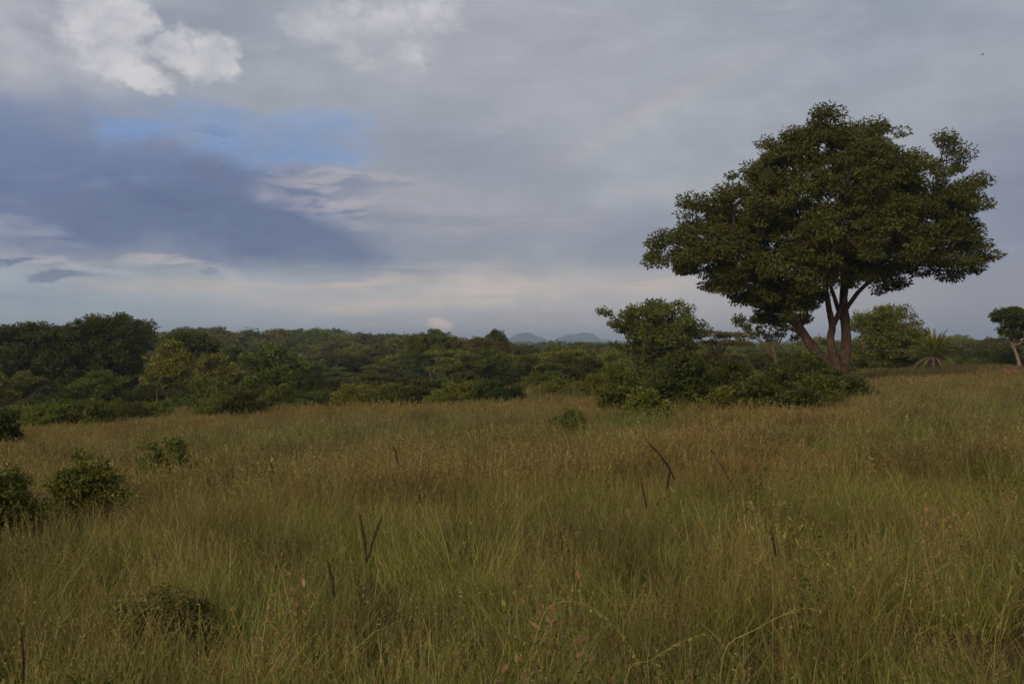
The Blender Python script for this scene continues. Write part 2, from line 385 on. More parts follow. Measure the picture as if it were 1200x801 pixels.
# ------------------------------------------------------------------ haze
m, nt2, N2, L2 = newmat('haze_air')
pv = N2.new('ShaderNodeVolumePrincipled'); pv.inputs['Density'].default_value = 2.9e-4
pv.inputs['Color'].default_value = (.62, .76, 1.0, 1); pv.inputs['Anisotropy'].default_value = .1
o_ = N2.new('ShaderNodeOutputMaterial'); L2.new(pv.outputs[0], o_.inputs['Volume'])
try: m.cycles.homogeneous_volume = True
except Exception: pass
hv = np.array([[x, y, z] for x in (-5200, 5200) for y in (-400, 6600) for z in (-60, 75)], float)
hq = np.array([[0, 1, 3, 2], [4, 6, 7, 5], [0, 4, 5, 1], [2, 3, 7, 6], [0, 2, 6, 4], [1, 5, 7, 3]])
tag(obj('haze', mesh_np('haze', hv, hq), m), 'thin blue-grey haze softening the far woodland and hills', 'haze', kind='stuff')

# ------------------------------------------------------------------ ground sheet
def axis(lim_lo, lim_hi, fine, n):
    t = np.linspace(-1, 1, n); s = np.sign(t)*(np.abs(t)*.06+np.abs(t)**4*.94)
    return np.where(s < 0, -s*lim_lo, s*lim_hi)
gx = axis(-5000, 5000, .5, 261); gy = axis(-300, 6400, .5, 361)
GX, GY = np.meshgrid(gx, gy)
GV = np.stack([GX, GY, ground(GX, GY)], -1).reshape(-1, 3)
i, j = np.meshgrid(np.arange(len(gx)-1), np.arange(len(gy)-1)); b = (j*len(gx)+i).ravel()
GQ = np.stack([b, b+1, b+1+len(gx), b+len(gx)], -1)
m, nt2, N2, L2 = newmat('ground_soil')
ge = N2.new('ShaderNodeNewGeometry')
n1 = N2.new('ShaderNodeTexNoise'); n1.inputs['Scale'].default_value = .35; n1.inputs['Detail'].default_value = 8
n2 = N2.new('ShaderNodeTexNoise'); n2.inputs['Scale'].default_value = .012; n2.inputs['Detail'].default_value = 8
L2.new(ge.outputs['Position'], n1.inputs[0]); L2.new(ge.outputs['Position'], n2.inputs[0])
r1 = N2.new('ShaderNodeValToRGB'); r1.color_ramp.elements[0].color = (.045, .035, .015, 1); r1.color_ramp.elements[1].color = (.095, .065, .03, 1)
r2 = N2.new('ShaderNodeValToRGB'); r2.color_ramp.elements[0].color = (.035, .045, .015, 1); r2.color_ramp.elements[1].color = (.08, .085, .03, 1)
r2.color_ramp.elements[0].position = .4; r2.color_ramp.elements[1].position = .62
L2.new(n1.outputs[0], r1.inputs[0]); L2.new(n2.outputs[0], r2.inputs[0])
sp = N2.new('ShaderNodeSeparateXYZ'); L2.new(ge.outputs['Position'], sp.inputs[0])
mr = N2.new('ShaderNodeMapRange'); L2.new(sp.outputs[1], mr.inputs[0]); mr.inputs[1].default_value = 80; mr.inputs[2].default_value = 130
mx = N2.new('ShaderNodeMix'); mx.data_type = 'RGBA'; L2.new(mr.outputs[0], mx.inputs[0]); L2.new(r1.outputs[0], mx.inputs[6]); L2.new(r2.outputs[0], mx.inputs[7])
pb = N2.new('ShaderNodeBsdfPrincipled'); pb.inputs['Roughness'].default_value = 1; pb.inputs['Specular IOR Level'].default_value = 0
L2.new(mx.outputs[2], pb.inputs['Base Color'])
bp = N2.new('ShaderNodeBump'); bp.inputs['Strength'].default_value = .5; L2.new(n1.outputs[0], bp.inputs['Height']); L2.new(bp.outputs[0], pb.inputs['Normal'])
o_ = N2.new('ShaderNodeOutputMaterial'); L2.new(pb.outputs[0], o_.inputs[0])
M_ground = m
tag(obj('ground', mesh_np('ground', GV, GQ, smooth=True), M_ground), kind='structure')

# ------------------------------------------------------------------ far hills
def hill(name, px0, px1, tops, Yd, depth, seed, mat):
    rs = np.random.RandomState(seed); nx, ny = 90, 26
    xs = np.linspace(px0, px1, nx); ks = np.linspace(-1, 1, ny)
    prof = np.interp(xs, [t[0] for t in tops], [t[1] for t in tops])
    V = []
    for k in ks:
        for i_, x in enumerate(xs):
            h = (HOR+6-prof[i_])/F*Yd
            e = max(0., 1-abs(k)**1.6)
            yy = Yd+k*depth
            zz = CAMZ-6/F*Yd+h*e+(wob(x*9, k*300, 70., seed)*3.0)*e
            V.append([(x-600)/F*Yd*(1+k*.02), yy, zz])
    i, j = np.meshgrid(np.arange(nx-1), np.arange(ny-1)); b = (j*nx+i).ravel()
    o = obj(name, mesh_np(name, V, np.stack([b, b+1, b+1+nx, b+nx], -1), smooth=True), mat)
    return tag(o, kind='structure')
m, nt2, N2, L2 = newmat('hill_scrub')
n1 = N2.new('ShaderNodeTexNoise'); n1.inputs['Scale'].default_value = .03; n1.inputs['Detail'].default_value = 8
ge = N2.new('ShaderNodeNewGeometry'); L2.new(ge.outputs['Position'], n1.inputs[0])
r1 = N2.new('ShaderNodeValToRGB'); r1.color_ramp.elements[0].color = (.03, .04, .02, 1); r1.color_ramp.elements[1].color = (.10, .10, .06, 1)
r1.color_ramp.elements[0].position = .35; r1.color_ramp.elements[1].position = .65
L2.new(n1.outputs[0], r1.inputs[0]); pb = N2.new('ShaderNodeBsdfPrincipled'); pb.inputs['Roughness'].default_value = 1
L2.new(r1.outputs[0], pb.inputs['Base Color']); o_ = N2.new('ShaderNodeOutputMaterial'); L2.new(pb.outputs[0], o_.inputs[0])
M_hill = m
hill('hill', 590, 652, [(590, 402), (597, 396), (606, 391.5), (613, 389.5), (620, 389.5), (632, 394), (645, 399), (652, 402)], 4300, 170, 1, M_hill)
hill('hill', 636, 726, [(636, 405), (645, 401), (656, 395), (668, 391.5), (684, 389.3), (694, 391), (704, 397), (712, 400), (726, 406)], 4500, 200, 2, M_hill)
hill('hill', 690, 745, [(690, 405), (700, 400), (712, 397), (722, 399), (734, 402), (745, 406)], 4900, 150, 3, M_hill)

# ------------------------------------------------------------------ geometry-node scatter (stuff only)
def scatter(name, protos, P, rot, scl, idx, label, cat, mat=None):
    src = bpy.data.collections.new(name+'_source')
    for k, me in enumerate(protos):
        o = bpy.data.objects.new('%s_source_%02d' % (name, k), me); src.objects.link(o)
    me = bpy.data.meshes.new(name); me.vertices.add(len(P)); me.vertices.foreach_set('co', np.asarray(P, np.float32).ravel())
    a = me.attributes.new('rot', 'FLOAT_VECTOR', 'POINT'); a.data.foreach_set('vector', np.asarray(rot, np.float32).ravel())
    a = me.attributes.new('scl', 'FLOAT_VECTOR', 'POINT'); a.data.foreach_set('vector', np.asarray(scl, np.float32).ravel())
    a = me.attributes.new('idx', 'INT', 'POINT'); a.data.foreach_set('value', np.asarray(idx, np.int32))
    me.update()
    o = bpy.data.objects.new(name, me); COL.objects.link(o)
    g = bpy.data.node_groups.new(name+'_scatter', 'GeometryNodeTree')
    g.interface.new_socket('Geometry', in_out='INPUT', socket_type='NodeSocketGeometry')
    g.interface.new_socket('Geometry', in_out='OUTPUT', socket_type='NodeSocketGeometry')
    gi = g.nodes.new('NodeGroupInput'); go = g.nodes.new('NodeGroupOutput')
    ip = g.nodes.new('GeometryNodeInstanceOnPoints'); ci = g.nodes.new('GeometryNodeCollectionInfo')
    ci.inputs[0].default_value = src; ci.inputs['Separate Children'].default_value = True; ci.inputs['Reset Children'].default_value = True
    ip.inputs['Pick Instance'].default_value = True
    def na(n_, t):
        x = g.nodes.new('GeometryNodeInputNamedAttribute'); x.data_type = t; x.inputs[0].default_value = n_
        return [s for s in x.outputs if s.enabled and s.name == 'Attribute'][0]
    g.links.new(gi.outputs[0], ip.inputs['Points']); g.links.new(ci.outputs[0], ip.inputs['Instance'])
    g.links.new(na('rot', 'FLOAT_VECTOR'), ip.inputs['Rotation']); g.links.new(na('scl', 'FLOAT_VECTOR'), ip.inputs['Scale'])
    g.links.new(na('idx', 'INT'), ip.inputs['Instance Index']); g.links.new(ip.outputs[0], go.inputs[0])
    md = o.modifiers.new('scatter', 'NODES'); md.node_group = g
    return tag(o, label, cat, kind='stuff')

EXCL = []
# ------------------------------------------------------------------ grass
G_GREEN = [(0.173, 0.213, 0.047), (0.140, 0.188, 0.042), (0.233, 0.257, 0.065), (0.196, 0.213, 0.054), (0.121, 0.163, 0.037), (0.289, 0.317, 0.092)]
G_DRY = [(0.345, 0.306, 0.106), (0.445, 0.398, 0.167), (0.305, 0.255, 0.089), (0.253, 0.204, 0.079)]
G_HEAD = [(0.253, 0.234, 0.077), (0.224, 0.186, 0.072), (0.292, 0.277, 0.094), (0.340, 0.328, 0.122), (0.185, 0.133, 0.066), (0.184, 0.112, 0.057), (0.153, 0.095, 0.048)]
def blades(n, rad, h, wd, rs, pal, lean=.35, bend=.35, spread=.2, hmin=.45):
    a = rs.rand(n)*2*np.pi; r = rad*np.sqrt(rs.rand(n))
    base = np.stack([r*np.cos(a), r*np.sin(a), np.full(n, -.06)], 1)
    H = h*(hmin+(1-hmin)*rs.rand(n)**.8)*rs.uniform(.9, 1.1, n)
    la = rs.rand(n)*2*np.pi; ld = np.stack([np.cos(la), np.sin(la), np.zeros(n)], 1)
    l1 = lean*np.abs(rs.randn(n))*.5; l2 = bend*rs.rand(n)**1.5
    wa = rs.rand(n)*2*np.pi; wv = np.stack([np.cos(wa), np.sin(wa), np.zeros(n)], 1)
    W = wd*rs.uniform(.6, 1.4, n)
    lv = [0, .38, .72, 1.0]; wl = [.8, 1.0, .7, .06]
    V = []
    for t, q in zip(lv, wl):
        p = base+ld*(H*(l1*t+l2*t*t*1.2))[:, None]; p[:, 2] += H*(t-.35*l2*t**3)
        V.append(p-wv*(W*q*.5)[:, None]); V.append(p+wv*(W*q*.5)[:, None])
    V = np.stack(V, 1).reshape(-1, 3)
    b = np.arange(n)[:, None]*8
    Q = np.concatenate([b+np.array([[0, 1, 3, 2]]), b+np.array([[2, 3, 5, 4]]), b+np.array([[4, 5, 7, 6]])], 0)
    col = tint(n, rs, pal, spread); C = np.repeat(col, 8, 0)
    tip = base+ld*(H*(l1+l2*1.2))[:, None]; tip[:, 2] += H*(1-.35*l2)
    td = ld*(l1+2*l2)[:, None]; td[:, 2] += 1
    return V, Q, C, tip, td
def tuft(k, rs, rad, h, wd, ng, nd, nh, leaf=(.012, .0035), per=14, hl=.14):
    parts = []
    parts.append(blades(ng, rad, h*.72, wd, rs, G_GREEN, .5, .5, .38)[:3])
    parts.append(blades(nd, rad, h*.85, wd*.8, rs, G_DRY, .55, .55)[:3])
    V, Q, C, tip, td = blades(nh, rad, h, wd*.5, rs, G_HEAD+G_DRY, .28, .22, hmin=.62)
    parts.append((V, Q, C))
    td = td/np.linalg.norm(td, axis=1)[:, None]
    t = rs.rand(nh, per); P = tip[:, None]-td[:, None]*(t*hl)[..., None]
    dn = td[:, None]*1.2+rs.randn(nh, per, 3)*.55
    cc = np.repeat(tint(nh, rs, G_HEAD), per, 0)
    parts.append(leaves(P.reshape(-1, 3), dn.reshape(-1, 3), leaf[0]*1.6, leaf[1]*1.6, rs, cc, 0))
    VV = []; QQ = []; CC = []; n = 0
    for V, Q, C in parts: VV.append(V); QQ.append(Q+n); CC.append(C); n += len(V)
    me = mesh_np('grass_tuft', np.vstack(VV), np.vstack(QQ), np.vstack(CC)); me.materials.append(M_grass)
    return me
rs = np.random.RandomState(11)
gprotos = []
for k in range(8): gprotos.append(tuft(k, rs, .36, rs.uniform(.62, .82), .0052, 200, 42, 38))                       # 0-7 near
for k in range(5): gprotos.append(tuft(k, rs, .75, rs.uniform(.65, .82), .0085, 560, 90, 150, (.024, .007), 10, .17))     # 8-12 middle
for k in range(4): gprotos.append(tuft(k, rs, 1.7, rs.uniform(.68, .82), .022, 800, 110, 240, (.05, .016), 7, .2))     # 13-16 far
for k in range(3): gprotos.append(tuft(k, rs, .16, .85, .006, 90, 6, 2))                                              # 17-19 green broad tufts
# ------------------------------------------------------------------ trees
def tree_parts(root, trunk_me, crown_me, bark, leafm):
    obj('trunk', trunk_me, bark, root); obj('crown', crown_me, leafm, root)
def limbs(T, base, fork, lobes, cl, r0, rs, twigs=30, bendz=.25):
    base = np.array(base, float); fork = np.array(fork, float)
    mid = (base+fork)/2+rs.randn(3)*.06*np.linalg.norm(fork-base)
    T.add([base-[0, 0, .25], base+(mid-base)*.15, mid, fork], [r0*1.5, r0*1.15, r0*.9, r0*.75], 9, .18)
    for (x, y, z, rx, ry, rz) in lobes:
        e = np.array([x, y, z+rz*.1]); s = fork+(base-fork)*rs.uniform(0, .3)
        mm = s+(e-s)*.5+np.array([rs.randn()*.12, rs.randn()*.12, bendz*rs.rand()])*np.linalg.norm(e-s)*.5
        rr = r0*.5*rs.uniform(.7, 1)
        T.add([s, mm, e], [rr, rr*.65, rr*.3], 6, .15)
    L = np.array(lobes)[:, :3]
    for c in cl[rs.permutation(len(cl))[:twigs]]:
        q = L[np.argmin(((L-c)**2).sum(1))]
        T.add([q, (q+c)/2+rs.randn(3)*.08, c], [r0*.16, r0*.1, r0*.04], 4)

# --- the big tree, 52 m out
rs = np.random.RandomState(5); D = 52.0; u = D/F
bx, by = (985-600)*u, D; bz = gz(bx, by)
def mt(px, py, dy=0.0):
    p = at(px, py, D); return np.array([p[0]-bx, dy, p[2]-bz])
lob = []
for (px, py, r, dys) in [(962, 162, 34, (-1, 1.5)), (932, 180, 32, (-1.5, 2)), (905, 165, 12, (.5,)), (1000, 165, 36, (0, 2)), (1036, 150, 18, (.5,)), (1025, 185, 36, (-1.5, 1.5)), (1064, 205, 24, (-1, 2)),
        (1110, 188, 24, (0,)), (1108, 163, 13, (0,)), (1133, 215, 22, (.5,)), (1120, 240, 34, (-1, 1.5)), (1130, 283, 32, (0, 1.5)), (1156, 298, 15, (0,)), (1092, 295, 40, (-2.5, 2)),
        (1065, 245, 48, (-2.5, 2.5)), (1010, 225, 50, (-3.5, 3)), (955, 235, 52, (-3.5, 3)), (895, 240, 42, (-2.5, 2.5)), (852, 245, 32, (-1, 2)), (815, 250, 24, (0,)), (865, 215, 18, (0,)),
        (792, 285, 28, (-1, 1)), (774, 305, 17, (0,)), (828, 298, 36, (-2, 2)), (865, 315, 36, (-2.5, 2.5)), (905, 325, 38, (-3, 3)), (930, 355, 20, (-1.5, 1.5)), (890, 350, 18, (-1,)), (938, 378, 13, (.5,)), (905, 371, 10, (1,)),
        (960, 290, 44, (-4.5, 0, 4)), (1010, 290, 46, (-4.5, 0, 4)), (1050, 305, 34, (-3, 3)), (1050, 335, 13, (0,)), (970, 325, 24, (-2.5, 2)), (1010, 322, 24, (-2, 2)), (840, 325, 15, (0,)), (1105, 322, 15, (0,)), (1085, 250, 30, (-2, 2)), (840, 275, 30, (-1.5, 2)), (880, 285, 34, (-2.5, 2.5)), (1040, 265, 34, (-3, 3)), (925, 290, 34, (-4, 3)), (985, 200, 36, (-2.5, 2.5)), (905, 193, 24, (-1, 1.5)), (880, 207, 18, (0,)), (922, 215, 32, (-2, 2)), (900, 262, 34, (0,)), (940, 335, 26, (-2.5, 2)), (905, 350, 22, (-2, 1.5)), (926, 366, 18, (-1.2, 1)), (948, 352, 10, (-.6,)), (885, 345, 20, (-1.5, 1)), (800, 316, 16, (0,)), (852, 338, 16, (-1, 1)), (872, 348, 14, (0,)), (1048, 333, 15, (1.5,))]:
    for d in dys:
        c = mt(px, py, d); rr = r*u*.88; lob.append((c[0], c[1], c[2], rr, rr*1.1, rr*.95))
cm, cl = crown(lob, 2.25, (.19, .085), rs, P_MAIN, rc=.58, per=240, flat=.68, droop=-.3, inner=.45)
T = Tubes(rs)
T.add([mt(986, 452), mt(986, 444), mt(985, 436), mt(982, 428)], [0.630, 0.487, 0.386, 0.302], 14, .2)
T.add([mt(986, 440, .05), mt(972, 429, -.1), mt(950, 407, -.3), mt(934, 384, -.4), mt(915, 358, -.5), mt(893, 330, -.6), mt(860, 300, -.8), mt(815, 275, -1)], [0.353, 0.302, 0.260, 0.227, 0.193, 0.151, 0.101, 0.050], 10, .15)
T.add([mt(985, 437, -.1), mt(978, 422, -.15), mt(972, 400, -.2), mt(974, 382, -.2), mt(971, 362, -.1), mt(969, 346, 0), mt(965, 320, .2), mt(950, 280, .4), mt(930, 230, .6), mt(915, 185, .5)], [0.286, 0.244, 0.202, 0.176, 0.151, 0.134, 0.118, 0.092, 0.067, 0.034], 10, .15)
T.add([mt(987, 438, .1), mt(991, 424, .25), mt(994, 402, .3), mt(993, 378, .3), mt(990, 352, .2), mt(992, 325, .2), mt(1000, 285, .1), mt(1005, 240, 0), mt(1000, 190, 0)], [0.353, 0.302, 0.269, 0.244, 0.210, 0.176, 0.143, 0.101, 0.042], 10, .15)
T.add([mt(974, 383, -.2), mt(980, 370, -.25), mt(987, 352, -.3), mt(990, 335, -.3), mt(985, 300, -.6), mt(975, 240, -1)], [0.143, 0.134, 0.118, 0.101, 0.084, 0.042], 8, .15)
T.add([mt(993, 380, .3), mt(986, 368, .2), mt(980, 352, .1), mt(974, 335, .1), mt(965, 310, .3)], [0.134, 0.126, 0.109, 0.084, 0.059], 8, .15)
T.add([mt(993, 362, .2), mt(1000, 352, .2), mt(1012, 338, .3), mt(1040, 315, .4), mt(1080, 290, .3), mt(1120, 260, 0)], [0.126, 0.118, 0.109, 0.092, 0.067, 0.034], 8, .15)
T.add([mt(992, 340, .2), mt(1010, 310, -.5), mt(1045, 260, -1), mt(1075, 210, -.8)], [0.118, 0.101, 0.076, 0.042], 8, .15)
T.add([mt(934, 384, -.4), mt(945, 372, -.2), mt(940, 350, 0), mt(925, 320, 1)], [0.076, 0.067, 0.059, 0.042], 6, .15)
T.add([mt(934, 390, -.4), mt(922, 383, .2), mt(905, 372, .8)], [0.050, 0.042, 0.025], 5)
lobA = np.array(lob)[:, :3]; src = [mt(893, 330, -.6), mt(960, 300, .3), mt(1000, 285, .1), mt(985, 300, -.6), mt(1040, 315, .4), mt(1045, 260, -1), mt(930, 230, .6), mt(860, 300, -.8), mt(1100, 275, .2), mt(1003, 230, 0)]
for c in lobA:
    s = min(src, key=lambda q: np.linalg.norm(q-c)+max(0, q[2]-c[2])*1.5); mm = (s+c)/2+rs.randn(3)*.25
    T.add([s, mm, c], [.07, .055, .03], 6)
for c in cl[rs.permutation(len(cl))[:420]]:
    q = lobA[np.argmin(((lobA-c)**2).sum(1))]; T.add([q, (q+c)/2+rs.randn(3)*.08, c], [.03, .02, .008], 4)
root = tag(empty('large_tree', (bx, by, bz)), 'huge spreading dark green tree with three reddish stems, tallest in the field', 'tree')
tree_parts(root, T.mesh('trunk'), cm, M_bark, M_leaf)

# --- single trees described one by one: lobes in photo pixels (px, py, rx, ry) at a distance
def px_tree(name, D, base, fork, lobes, pal, r0, label, bark, seed, leaf=(.2, .1), rc=.4, per=60, dens=1.2, flat=.65, cat='tree', leafm=None, twigs=50, extra=(), inner=.5, group=None, deep=1.0):
    rs = np.random.RandomState(seed); u = D/F
    bx = (base[0]-600)*u; bz = gz(bx, D)
    def q(px, py, dy=0): p = at(px, py, D); return np.array([p[0]-bx, dy, p[2]-bz])
    L = []
    for l in lobes:
        c = q(l[0], l[1], rs.uniform(-.4, .4)*l[2]*u); L.append((c[0], c[1], c[2], l[2]*u, l[2]*u*deep, l[3]*u))
        if l[2]*u > 1.2:
            L.append((c[0]+rs.randn()*.3, c[1]+l[2]*u*.7, c[2], l[2]*u*.75, l[2]*u*.6, l[3]*u*.8)); L.append((c[0]+rs.randn()*.3, c[1]-l[2]*u*.7, c[2]-.1, l[2]*u*.75, l[2]*u*.6, l[3]*u*.8))
    me, cl = crown(L, dens*1.7, (leaf[0]*1.15, leaf[1]*1.2), rs, pal, rc=rc, per=int(per*1.35), flat=flat, inner=inner)
    T = Tubes(rs); f = q(*fork)
    limbs(T, (0, 0, 0), f, L, cl, r0, rs, twigs)
    for (pts, rad) in extra: T.add([q(*p) for p in pts], rad, 8, .15)
    root = tag(empty(name, (bx, D, bz)), label, cat, group)
    tree_parts(root, T.mesh('trunk'), me, bark, leafm or M_leaf)
    return root
px_tree('round_tree', 75, (744, 455), (757, 418), [(745, 372, 30, 18), (785, 372, 32, 20), (768, 362, 24, 12), (812, 385, 18, 16), (728, 388, 16, 18), (770, 395, 42, 20), (735, 410, 18, 14), (800, 405, 22, 14), (712, 366, 8, 4), (765, 412, 34, 14), (790, 425, 30, 14), (750, 428, 20, 12), (785, 385, 34, 16), (750, 390, 30, 16)],
        P_OLIVE+P_YEL[:1], .22, 'rounded olive tree with leaning reddish trunk left of the huge tree', M_bark, 21, inner=.5, dens=.85, rc=.5)
px_tree('flat_topped_tree', 84, (838, 452), (842, 420), [(830, 392, 26, 4), (858, 394, 22, 5), (845, 402, 28, 5), (812, 396, 12, 4), (868, 404, 12, 5), (838, 424, 24, 16), (815, 430, 18, 16)],
        P_BROWN, .14, 'low brownish flat-topped thorn tree behind the bushes, between two taller trees', M_barkdark, 22, leaf=(.13, .06), flat=.35)
px_tree('pale_trunked_tree', 66, (906, 452), (906, 408), [(885, 378, 18, 9), (905, 375, 16, 9), (875, 390, 12, 9), (920, 388, 12, 8), (895, 394, 12, 7), (868, 375, 7, 6), (930, 396, 6, 5)],
        P_FRESH, .13, 'slim sparse tree with pale bare trunk just left of the huge tree\'s leaning limb', M_barkpale, 23, rc=.28, per=30, leaf=(.19, .10), dens=.8,
        extra=[([(906, 412), (914, 400), (919, 390)], [.08, .06, .04])])
px_tree('round_tree', 86, (1040, 441), (1040, 420), [(1020, 375, 18, 12), (1050, 368, 18, 10), (1036, 368, 20, 10), (1068, 385, 16, 12), (1012, 398, 15, 16), (1040, 398, 30, 20), (1070, 405, 14, 12), (1040, 418, 34, 14), (1081, 389, 5, 5), (1030, 385, 30, 14), (1052, 390, 26, 14), (1020, 425, 26, 12), (1065, 424, 22, 12)],
        P_OLIVE+P_YEL[:2], .2, 'airy yellowish green round tree right behind the huge tree\'s trunk', M_bark, 24, dens=1.0, rc=.5)
px_tree('flat_topped_tree', 78, (1197, 438), (1183, 396), [(1180, 370, 16, 8), (1198, 370, 28, 12), (1180, 390, 14, 6), (1182, 376, 14, 8), (1182, 386, 14, 6), (1215, 380, 26, 12), (1186, 392, 13, 4), (1214, 396, 22, 7), (1240, 385, 22, 12)],
        P_DARK, .13, 'layered dark tree with slender pale trunk cut by the right edge', M_barkpale, 25, rc=.36, flat=.55, per=60)
px_tree('dense_tree', 92, (1146, 438), (1146, 425), [(1146, 416, 12, 10), (1140, 425, 20, 12), (1158, 428, 16, 10), (1170, 422, 14, 14), (1185, 420, 14, 18)],
        P_DARK, .14, 'low dark bushy tree between the palm and the right edge tree', M_barkdark, 26)
px_tree('spreading_tree', 86, (118, 484), (120, 440), [(95, 388, 30, 12), (125, 378, 28, 12), (150, 385, 26, 11), (70, 398, 26, 14), (165, 400, 22, 14), (110, 405, 45, 20), (140, 420, 34, 20), (85, 425, 34, 20), (175, 383, 8, 5), (110, 445, 40, 18)],
        P_DARK, .3, 'tallest dark tree of the wood on the left, above domed bushes', M_barkdark, 27, rc=.5, dens=1.1)
px_tree('young_tree', 66, (190, 484), (192, 446), [(196, 408, 17, 9), (186, 420, 18, 10), (212, 420, 15, 10), (195, 434, 22, 11), (180, 444, 12, 8), (222, 438, 12, 10), (205, 452, 16, 6)],
        P_YEL, .12, 'yellow-green young tree with two thin stems at the left wood edge', M_barkdark, 28, rc=.33, per=48, leaf=(.17, .08),
        extra=[([(184, 484), (184, 468), (186, 450)], [.09, .07, .05])])
px_tree('round_tree', 120, (508, 452), (508, 415), [(508, 396, 24, 9), (490, 402, 18, 10), (525, 404, 20, 10), (508, 410, 34, 14)],
        P_OLIVE, .2, 'olive domed tree rising above the wood under the small bright cloud', M_barkdark, 29)
px_tree('round_tree', 150, (584, 440), (584, 410), [(583, 391, 8, 5), (588, 395, 8, 4), (577, 396, 7, 4), (583, 400, 14, 6)],
        P_DARK, .16, 'dark tree with small round head standing proud beside the blue hills', M_barkdark, 30, leaf=(.28, .14))
px_tree('thorn_tree', 100, (568, 452), (568, 420), [(568, 402, 20, 6), (548, 408, 20, 8), (585, 410, 18, 8), (566, 416, 32, 12), (555, 430, 28, 12)],
        P_BROWN, .16, 'brownish olive thorn tree in the wood left of the blue hills', M_barkdark, 31, leaf=(.16, .08))
px_tree('leafy_tree', 95, (662, 452), (662, 425), [(655, 412, 18, 8), (672, 416, 18, 9), (645, 424, 18, 12), (662, 430, 26, 12)],
        P_OLIVE, .14, 'green domed tree in the wood directly below the blue hills', M_barkdark, 32)

px_tree('dense_tree', 92, (32, 486), (32, 450), [(20, 392, 28, 11), (45, 390, 26, 11), (5, 402, 24, 14), (60, 402, 24, 14), (32, 415, 44, 18), (30, 436, 40, 18)],
        P_DARK, .25, 'dark dense tree left of the tallest dark tree, near the left edge', M_barkdark, 33, rc=.5)
px_tree('round_tree', 96, (222, 470), (222, 430), [(222, 396, 22, 9), (205, 404, 16, 11), (240, 404, 20, 10), (222, 415, 30, 14)],
        P_OLIVE+P_DARK, .2, 'olive green domed tree rising behind the yellow-green young tree', M_barkdark, 34)
# --- bushes close to the camera and round the big tree
def px_bush(name, D, cx, top, bot, wpx, pal, label, seed, leaf=(.12, .06), rc=.2, per=40, dens=1.3, cat='bush', group=None, n=7, flat=.8):
    rs = np.random.RandomState(seed); u = D/F
    bx = (cx-600)*u; bz = gz(bx, D); h = CAMZ+(HOR-top)*u-bz; rx = wpx*u/2
    EXCL.append((bx, D, rx*.25)); h *= 1.0; rx *= 1.1
    if group == FB: h *= 1.3; rx *= 1.2
    L = [(0, 0, h*.45, rx*.6, rx*.6, h*.45)]
    for i_ in range(n):
        a = i_/n*6.283+rs.rand(); r = rx*rs.uniform(.45, .72); k = rs.uniform(.5, .95)
        L.append((r*math.cos(a), r*math.sin(a), h*.42*k, rx*.42, rx*.42, h*.42*k))
    for i_ in range(9):
        a = rs.rand()*6.283; q_ = rs.uniform(.1, .62)*rx; L.append((q_*math.cos(a), q_*math.sin(a), h*rs.uniform(.45, .82), rx*.12, rx*.12, rx*.18))
    me, cl = crown(L, dens*1.6, leaf, rs, pal, rc=rc, per=int(per*1.5), flat=flat, inner=.3)
    T = Tubes(rs)
    for c in cl[rs.permutation(len(cl))[:26]]:
        T.add([(rs.randn()*.05, rs.randn()*.05, -.05), c*[.5, .5, .55], c], [.02, .014, .006], 5)
    root = tag(empty(name, (bx, D, bz)), label, cat, group)
    obj('stems', T.mesh('stems'), M_barkdark, root); obj('foliage', me, M_bush, root)
    return root
FB = 'leafy bushes round the huge tree'
px_bush('bush', 10.5, 4, 530, 590, 95, P_OLIVE+P_DARK, 'dark bush cut by the left edge in the near grass', 41, (.05, .022), .10, 60)
px_bush('bush', 12, 95, 520, 568, 80, P_OLIVE+P_FRESH, 'fresh green leafy bush in the near grass at left', 42, (.06, .028), .10, 46)
px_bush('bush', 17, 196, 506, 530, 64, P_OLIVE, 'low green bush just showing above grass, behind the fresh green bush', 43, (.06, .028), .12, 40)
px_bush('bush', 27, 0, 474, 500, 56, P_DARK, 'dark round bush at the left edge, at the foot of the wood', 44)
px_bush('bush', 24, 667, 472, 495, 52, P_OLIVE, 'small grassy olive bush in open grass left of the bush thicket', 45, (.09, .03), .16, 34)
px_bush('bush', 48, 604, 450, 468, 24, P_DARK, 'small dark bush alone in the grass below the blue hills', 46)
px_bush('bush', 31, 728, 444, 478, 46, P_FRESH, 'bright leaved bush at the left end of the thicket', 47, group=FB)
px_bush('bush', 26, 757, 462, 495, 54, P_OLIVE, 'low olive bush in front of the thicket, partly sunk in grass', 48, group=FB)
px_bush('bush', 33, 800, 424, 480, 66, P_DARK, 'large dark bush under the rounded olive tree', 49, dens=1.4, group=FB)
px_bush('bush', 35, 850, 430, 480, 66, P_DARK, 'broad dark bush below the brownish flat-topped tree', 50, group=FB)
px_bush('bush', 29, 895, 452, 488, 62, P_FRESH+P_DARK, 'green leafy bush below the slim pale trunk', 51, group=FB)
px_bush('bush', 36, 945, 424, 482, 82, P_DARK, 'big dark bush at the left foot of the huge tree', 52, dens=1.4, group=FB)
px_bush('bush', 30, 958, 450, 487, 56, P_FRESH, 'greener bush in front of the huge tree\'s foot', 53, group=FB)
px_bush('bush', 33, 1005, 448, 480, 46, P_DARK, 'low dark bush right of the huge tree\'s foot, ending the thicket', 54, group=FB)
px_bush('bush', 41, 870, 436, 470, 50, P_OLIVE, 'olive bush half hidden in the middle of the thicket', 55, group=FB)
px_bush('bush', 43, 775, 432, 470, 46, P_OLIVE, 'olive bush beside the leaning trunk of the rounded olive tree', 56, group=FB)
px_bush('bush', 6.6, 190, 676, 700, 130, P_OLIVE+P_BROWN+G_DRY[:1], 'low dark sprawling plant half buried in near grass at lower left', 57, (.025, .013), .06, 50)
